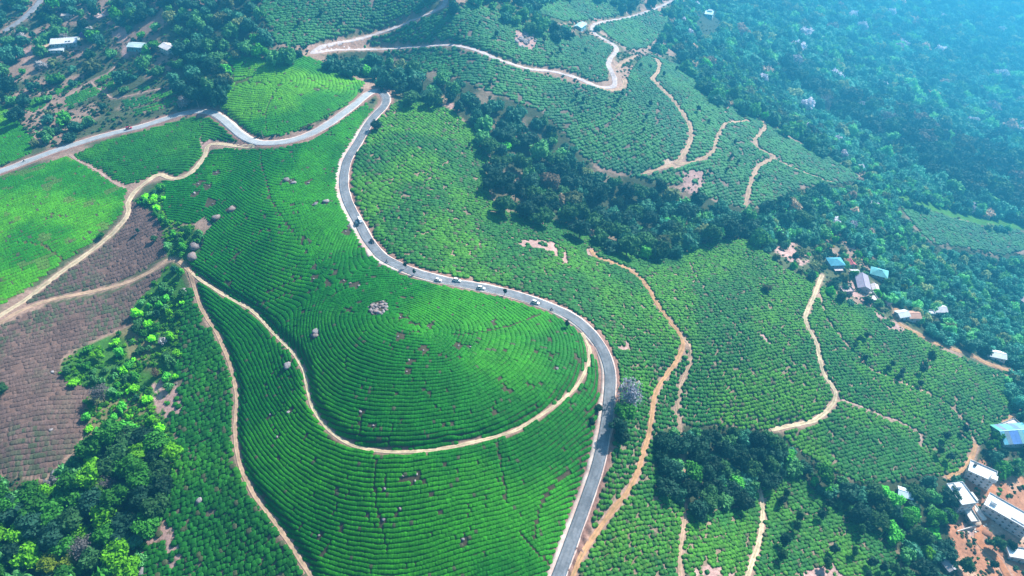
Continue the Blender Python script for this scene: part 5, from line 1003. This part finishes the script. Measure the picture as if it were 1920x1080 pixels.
# ------------------------------------------------------------------ vehicles and people on the road
LM = LINES['main']; LMZ = hz(LM[:, 0], LM[:, 1])
def on_road(px, py, off=None):
    P = at(px, py)[0]; i = int(np.argmin((LM[:, 0] - P[0]) ** 2 + (LM[:, 1] - P[1]) ** 2)); i = min(max(i, 2), len(LM) - 3); tvec = LM[i + 2] - LM[i - 2]; a = math.atan2(tvec[1], tvec[0]); nrm = np.array([-math.sin(a), math.cos(a)])
    o = float(np.dot(P[:2] - LM[i], nrm)); o = max(-2.2, min(2.2, o)) if off is None else off
    Q = LM[i] + nrm * o; slope = (hz(*LM[i + 2]) - hz(*LM[i - 2])) / (np.linalg.norm(tvec) + 1e-6); return Q, a, float(hz(*Q)) + .235, math.atan(slope)
TYRE = simple('tyre', (.02, .02, .02), .9); RIM = simple('rim', (.5, .5, .52), .4, .5, .1, 3, .8); LAMP = simple('headlight', (.8, .8, .75), .2, .5)
PAINT = {}
def paint(c):
    if c not in PAINT: m, t, b = mat('car_paint_%d' % len(PAINT), .35, .5); b.inputs['Base Color'].default_value = (*c, 1); b.inputs['Coat Weight'].default_value = .4; PAINT[c] = m
    return PAINT[c]
def loft(sections, name, m, parent):
    """closed body lofted along x; sections: (x, half width, z bottom, z top, top half width)"""
    V = []; Fc = []
    for x, hw, zb, zt, tw in sections: V += [(x, -hw, zb), (x, -hw * 1.03, zb + (zt - zb) * .55), (x, -tw, zt), (x, tw, zt), (x, hw * 1.03, zb + (zt - zb) * .55), (x, hw, zb)]
    n = len(sections)
    for i in range(n - 1):
        for j in range(6): Fc.append([i * 6 + j, (i + 1) * 6 + j, (i + 1) * 6 + (j + 1) % 6, i * 6 + (j + 1) % 6][::-1])
    Fc.append([0, 1, 2, 3, 4, 5][::-1]); Fc.append([(n - 1) * 6 + j for j in range(6)])
    return obj(name, mesh(name, V, Fc, m), parent)
def disc(r, w, k=14):
    V = []; Fc = []
    for i in range(k):
        a = 2 * math.pi * i / k
        for y in (-w / 2, w / 2): V.append((r * math.cos(a), y, r * math.sin(a)))
    for i in range(k): j = (i + 1) % k; Fc.append([2 * i, 2 * j, 2 * j + 1, 2 * i + 1][::-1])
    Fc.append([2 * i for i in range(k)]); Fc.append([2 * i + 1 for i in range(k)][::-1]); return V, Fc
WHEEL = mesh('wheel', *disc(.31, .2), TYRE); RIMM = mesh('rim', *disc(.19, .22), RIM)
def car(px, py, c, label, name='car', kind='hatch', flip=False, cat='car', group=None, off=None):
    Q, a, z, sl_ = on_road(px, py, off); root = empty(name, (Q[0], Q[1], z), a + (math.pi if flip else 0), label, cat, group); root.rotation_euler = (0, -sl_ * (-1 if flip else 1), root.rotation_euler[2])
    L = {'hatch': 3.9, 'van': 4.8, 'suv': 4.6}[kind]; hw = .85 if kind != 'van' else .95; h = {'hatch': 1.48, 'van': 2.1, 'suv': 1.75}[kind]; b = L / 2
    if kind == 'van':
        loft([(-b, hw * .95, .35, 1.9, hw * .8), (-b + .2, hw, .28, 2.05, hw * .85), (b - 1.5, hw, .25, 2.1, hw * .85), (b - 1.0, hw, .25, 1.95, hw * .8), (b - .3, hw, .28, 1.15, hw * .85), (b, hw * .85, .35, .85, hw * .8)], 'body', paint(c), root)
        part('windscreen', root, [(b - .9, b - .75, -.7, .7, 1.2, 1.75)], GLASS)
        for s in (-1, 1): part('side_window', root, [(-b + .5, b - 1.2, s * (hw * 1.0) - .02, s * (hw * 1.0) + .02, 1.3, 1.75)], GLASS)
    else:
        loft([(-b, hw * .86, .38, .85, hw * .8), (-b + .25, hw, .26, .95, hw * .88), (-.3, hw * 1.02, .24, .98, hw * .9), (b - 1.1, hw, .24, .95, hw * .88), (b - .2, hw * .95, .27, .78, hw * .8), (b, hw * .8, .38, .68, hw * .72)], 'body', paint(c), root)
        loft([(-b + .12, hw * .84, .9, 1.0, hw * .8), (-b + .5, hw * .88, .92, h, hw * .7), (.3, hw * .88, .93, h, hw * .72), (b - 1.35, hw * .86, .9, 1.0, hw * .8)], 'cabin', GLASS, root)
        part('roof', root, [(-b + .48, .34, -hw * .71, hw * .71, h - .02, h + .05)], paint(c))
        for x in (-.55, .42): 
            for s in (-1, 1): part('pillar', root, [(x - .05, x + .05, s * hw * .80 - .05, s * hw * .80 + .05, .95, h)], paint(c))
    for x in (-b + .75, b - .75):
        for s in (-1, 1):
            w_ = obj('wheel', WHEEL, root, (x, s * (hw - .06), .31)); obj('rim', RIMM, w_)
    for s in (-1, 1): part('headlight', root, [(b - .1, b + .02, s * hw * .62 - .16, s * hw * .62 + .16, .58, .74)], LAMP)
    return root
WC, = ((.80, .80, .80),)
car(682,412,WC,'white van on the upper straight, passing a dark blue car','van','van',cat='van',off=1.4)
car(673,418,(.03,.07,.10),'dark blue car on the upper straight beside the white van',kind='suv',flip=True,off=-1.5)
car(703,454,(.012,.012,.016),'small black car on the bend above the motorbike',kind='hatch',off=1.4)
car(823,518,WC,'white car nearest the slim roadside trees, first of the line',kind='hatch',group=None,off=-1.6)
car(855,524,WC,'white car beside the pale lay-by, second of the line',kind='suv',off=1.2)
car(901,537,WC,'white car just left of the slim dark verge tree, third of the line',kind='suv',off=-1.5)
car(1006,565,WC,'white car behind a motorbike, last of the line toward the knoll bend',kind='suv',off=-1.3)
car(242,244,(.55,.03,.06),'red car on the straight beside the scrubby hillside',kind='suv',off=.8)
def rider_bike(px, py, label, shirt, flip=False, off=None):
    Q, a, z, sl_ = on_road(px, py, off); rz = a + (math.pi if flip else 0); root = empty('motorbike', (Q[0], Q[1], z), rz, 'black motorbike carrying ' + label, 'motorbike')
    for x in (-.62, .62):
        V, Fc = disc(.3, .11); w_ = obj('wheel', mesh('wheel', V, Fc, TYRE), root, (x, 0, .3)); V, Fc = disc(.18, .05); obj('rim', mesh('rim', V, Fc, RIM), w_)
    loft([(-.75, .06, .62, .72, .05), (-.35, .14, .5, .8, .12), (.05, .13, .42, .84, .1), (.35, .1, .5, .95, .08), (.5, .05, .7, .92, .04)], 'body', paint((.02, .02, .025)), root)
    part('handlebar', root, [(.42, .47, -.36, .36, 1.0, 1.05), (.45, .5, -.04, .04, .55, 1.0)], RIM); part('seat', root, [(-.6, .02, -.13, .13, .8, .87)], TYRE); part('headlight', root, [(.55, .68, -.09, .09, .8, .96)], LAMP)
    # seated rider: one skinned body
    sk = {'pel': (-.2, 0, .95, .15), 'sp': (-.16, 0, 1.2, .15), 'ch': (-.08, 0, 1.42, .17), 'nk': (-.04, 0, 1.56, .06), 'hd': (0, 0, 1.7, .11), 'ht': (.01, 0, 1.82, .08)}
    ed = [('pel', 'sp'), ('sp', 'ch'), ('ch', 'nk'), ('nk', 'hd'), ('hd', 'ht')]
    for s, q in ((-1, 'l'), (1, 'r')):
        sk.update({q + 'sh': (-.08, s * .2, 1.46, .075), q + 'el': (.12, s * .32, 1.22, .055), q + 'ha': (.42, s * .3, 1.06, .04), q + 'hp': (-.2, s * .12, .92, .11), q + 'kn': (.22, s * .22, .82, .08), q + 'an': (.08, s * .2, .42, .05), q + 'ft': (.24, s * .2, .36, .05)})
        ed += [('ch', q + 'sh'), (q + 'sh', q + 'el'), (q + 'el', q + 'ha'), ('pel', q + 'hp'), (q + 'hp', q + 'kn'), (q + 'kn', q + 'an'), (q + 'an', q + 'ft')]
    ks = list(sk); me = bpy.data.meshes.new('person'); me.from_pydata([sk[k][:3] for k in ks], [(ks.index(a_), ks.index(b_)) for a_, b_ in ed], [])
    po = bpy.data.objects.new('person', me); col.objects.link(po); sm = po.modifiers.new('skin', 'SKIN'); 
    for v, k in zip(me.skin_vertices[0].data, ks): v.radius = (sk[k][3], sk[k][3])
    me.skin_vertices[0].data[0].use_root = True; po.modifiers.new('sub', 'SUBSURF').levels = 1; me.materials.append(hmat(shirt)); po.location = root.location; po.rotation_euler = root.rotation_euler
    props(po, label[0].lower() + label[1:], 'person')
    hv, hf = IC2; hair = obj('helmet', mesh('helmet', hv * np.array([.15, .14, .13]) + np.array([0, 0, 1.79]), hf, paint((.03, .03, .035)), True), po)
rider_bike(734,487,'rider in dark clothes at the pale wide verge of the bend',(.05,.06,.08),off=-1.6)
rider_bike(1037,578,'rider in dark jacket ahead of the last white car',(.06,.05,.06),off=-1.9)
rider_bike(46,307,'rider in a dark shirt on the straight near the left border',(.05,.05,.07),off=.8)
def site_boxes(name, px, py, ax, boxes, m, label, cat):
    P = at(px, py)[0]; o = part(name, None, boxes, m); o.location = P; o.rotation_euler = (0, 0, heading(px, py, *ax)); return props(o, label, cat)
site_boxes('retaining_wall', 1812, 992, (1, -.12), [(-9, 6, -.25, .25, -3, 1.3), (-9.2, -8.7, -.4, .4, -3, 1.5), (5.7, 6.2, -.4, .4, -3, 1.5)], hmat((.62, .58, .54)), 'long pale retaining wall across the red building site', 'wall')
site_boxes('ramp_slab', 1832, 958, (.5, 1), [(-6, 6, -1.3, 1.3, -1.2, .5), (-6, 6, -1.5, -1.3, -1.2, 1.0), (-6, 6, 1.3, 1.5, -1.2, 1.0)], hmat((.66, .64, .60)), 'pale concrete ramp leading down from the tall white block', 'ramp')
for i in range(16):
    q_ = site_boxes('rubble_block', random.uniform(1805, 1862), random.uniform(968, 1010), (1, random.uniform(-1, 1)), [(-.6, .6, -.4, .4, -.4, random.uniform(.3, .8)), (-.2, .5, -.7, .2, -.4, .35)], hmat(random.choice([(.5, .42, .36), (.36, .2, .14), (.6, .56, .5)])), 'rough block of rubble lying on the red building site', 'rubble'); q_['group'] = 'rubble on the red building site'
def heap(px, py, r, label, c):
    P = at(px, py)[0]; V, Fc = IC3; V = V * (1 + .5 * n3(V, .7, px * .01))[:, None] * np.array([r, r * .8, r * .35]); o = obj('earth_heap', mesh('earth_heap', V, Fc, hmat(c, .95))); o.location = P; return props(o, label, 'earth heap')
heap(1828, 978, 3.4, 'pale heap of dug earth in front of the ramp', (.50, .36, .26)); heap(1850, 1000, 3.0, 'red heap of dug earth beside the site lane', (.36, .16, .09)); heap(1880, 1040, 2.6, 'small red heap of earth near the bottom right corner', (.36, .17, .10))
# roadside poles
for px, py, lab in ((497,262,'thin pole on the verge where the dirt track leaves the road'),(371,207,'thin pole on the verge at the crest of the upper straight')):
    Q, a, z, s = on_road(px, py, 0); nrm = np.array([-math.sin(a), math.cos(a)]); Q = Q + nrm * 4.0; z = float(hz(*Q)); r = empty('utility_pole', (Q[0], Q[1], z), a, lab, 'pole'); V, Fc = disc(.11, 1, 8); V = [(x, zz, (y + .5) * 8 - .5) for x, y, zz in V]; obj('mast', mesh('mast', V, [f[::-1] for f in Fc], RIM), r); part('crossarm', r, [(-.07, .07, -.8, .8, 6.8, 6.95)], M['bark'])
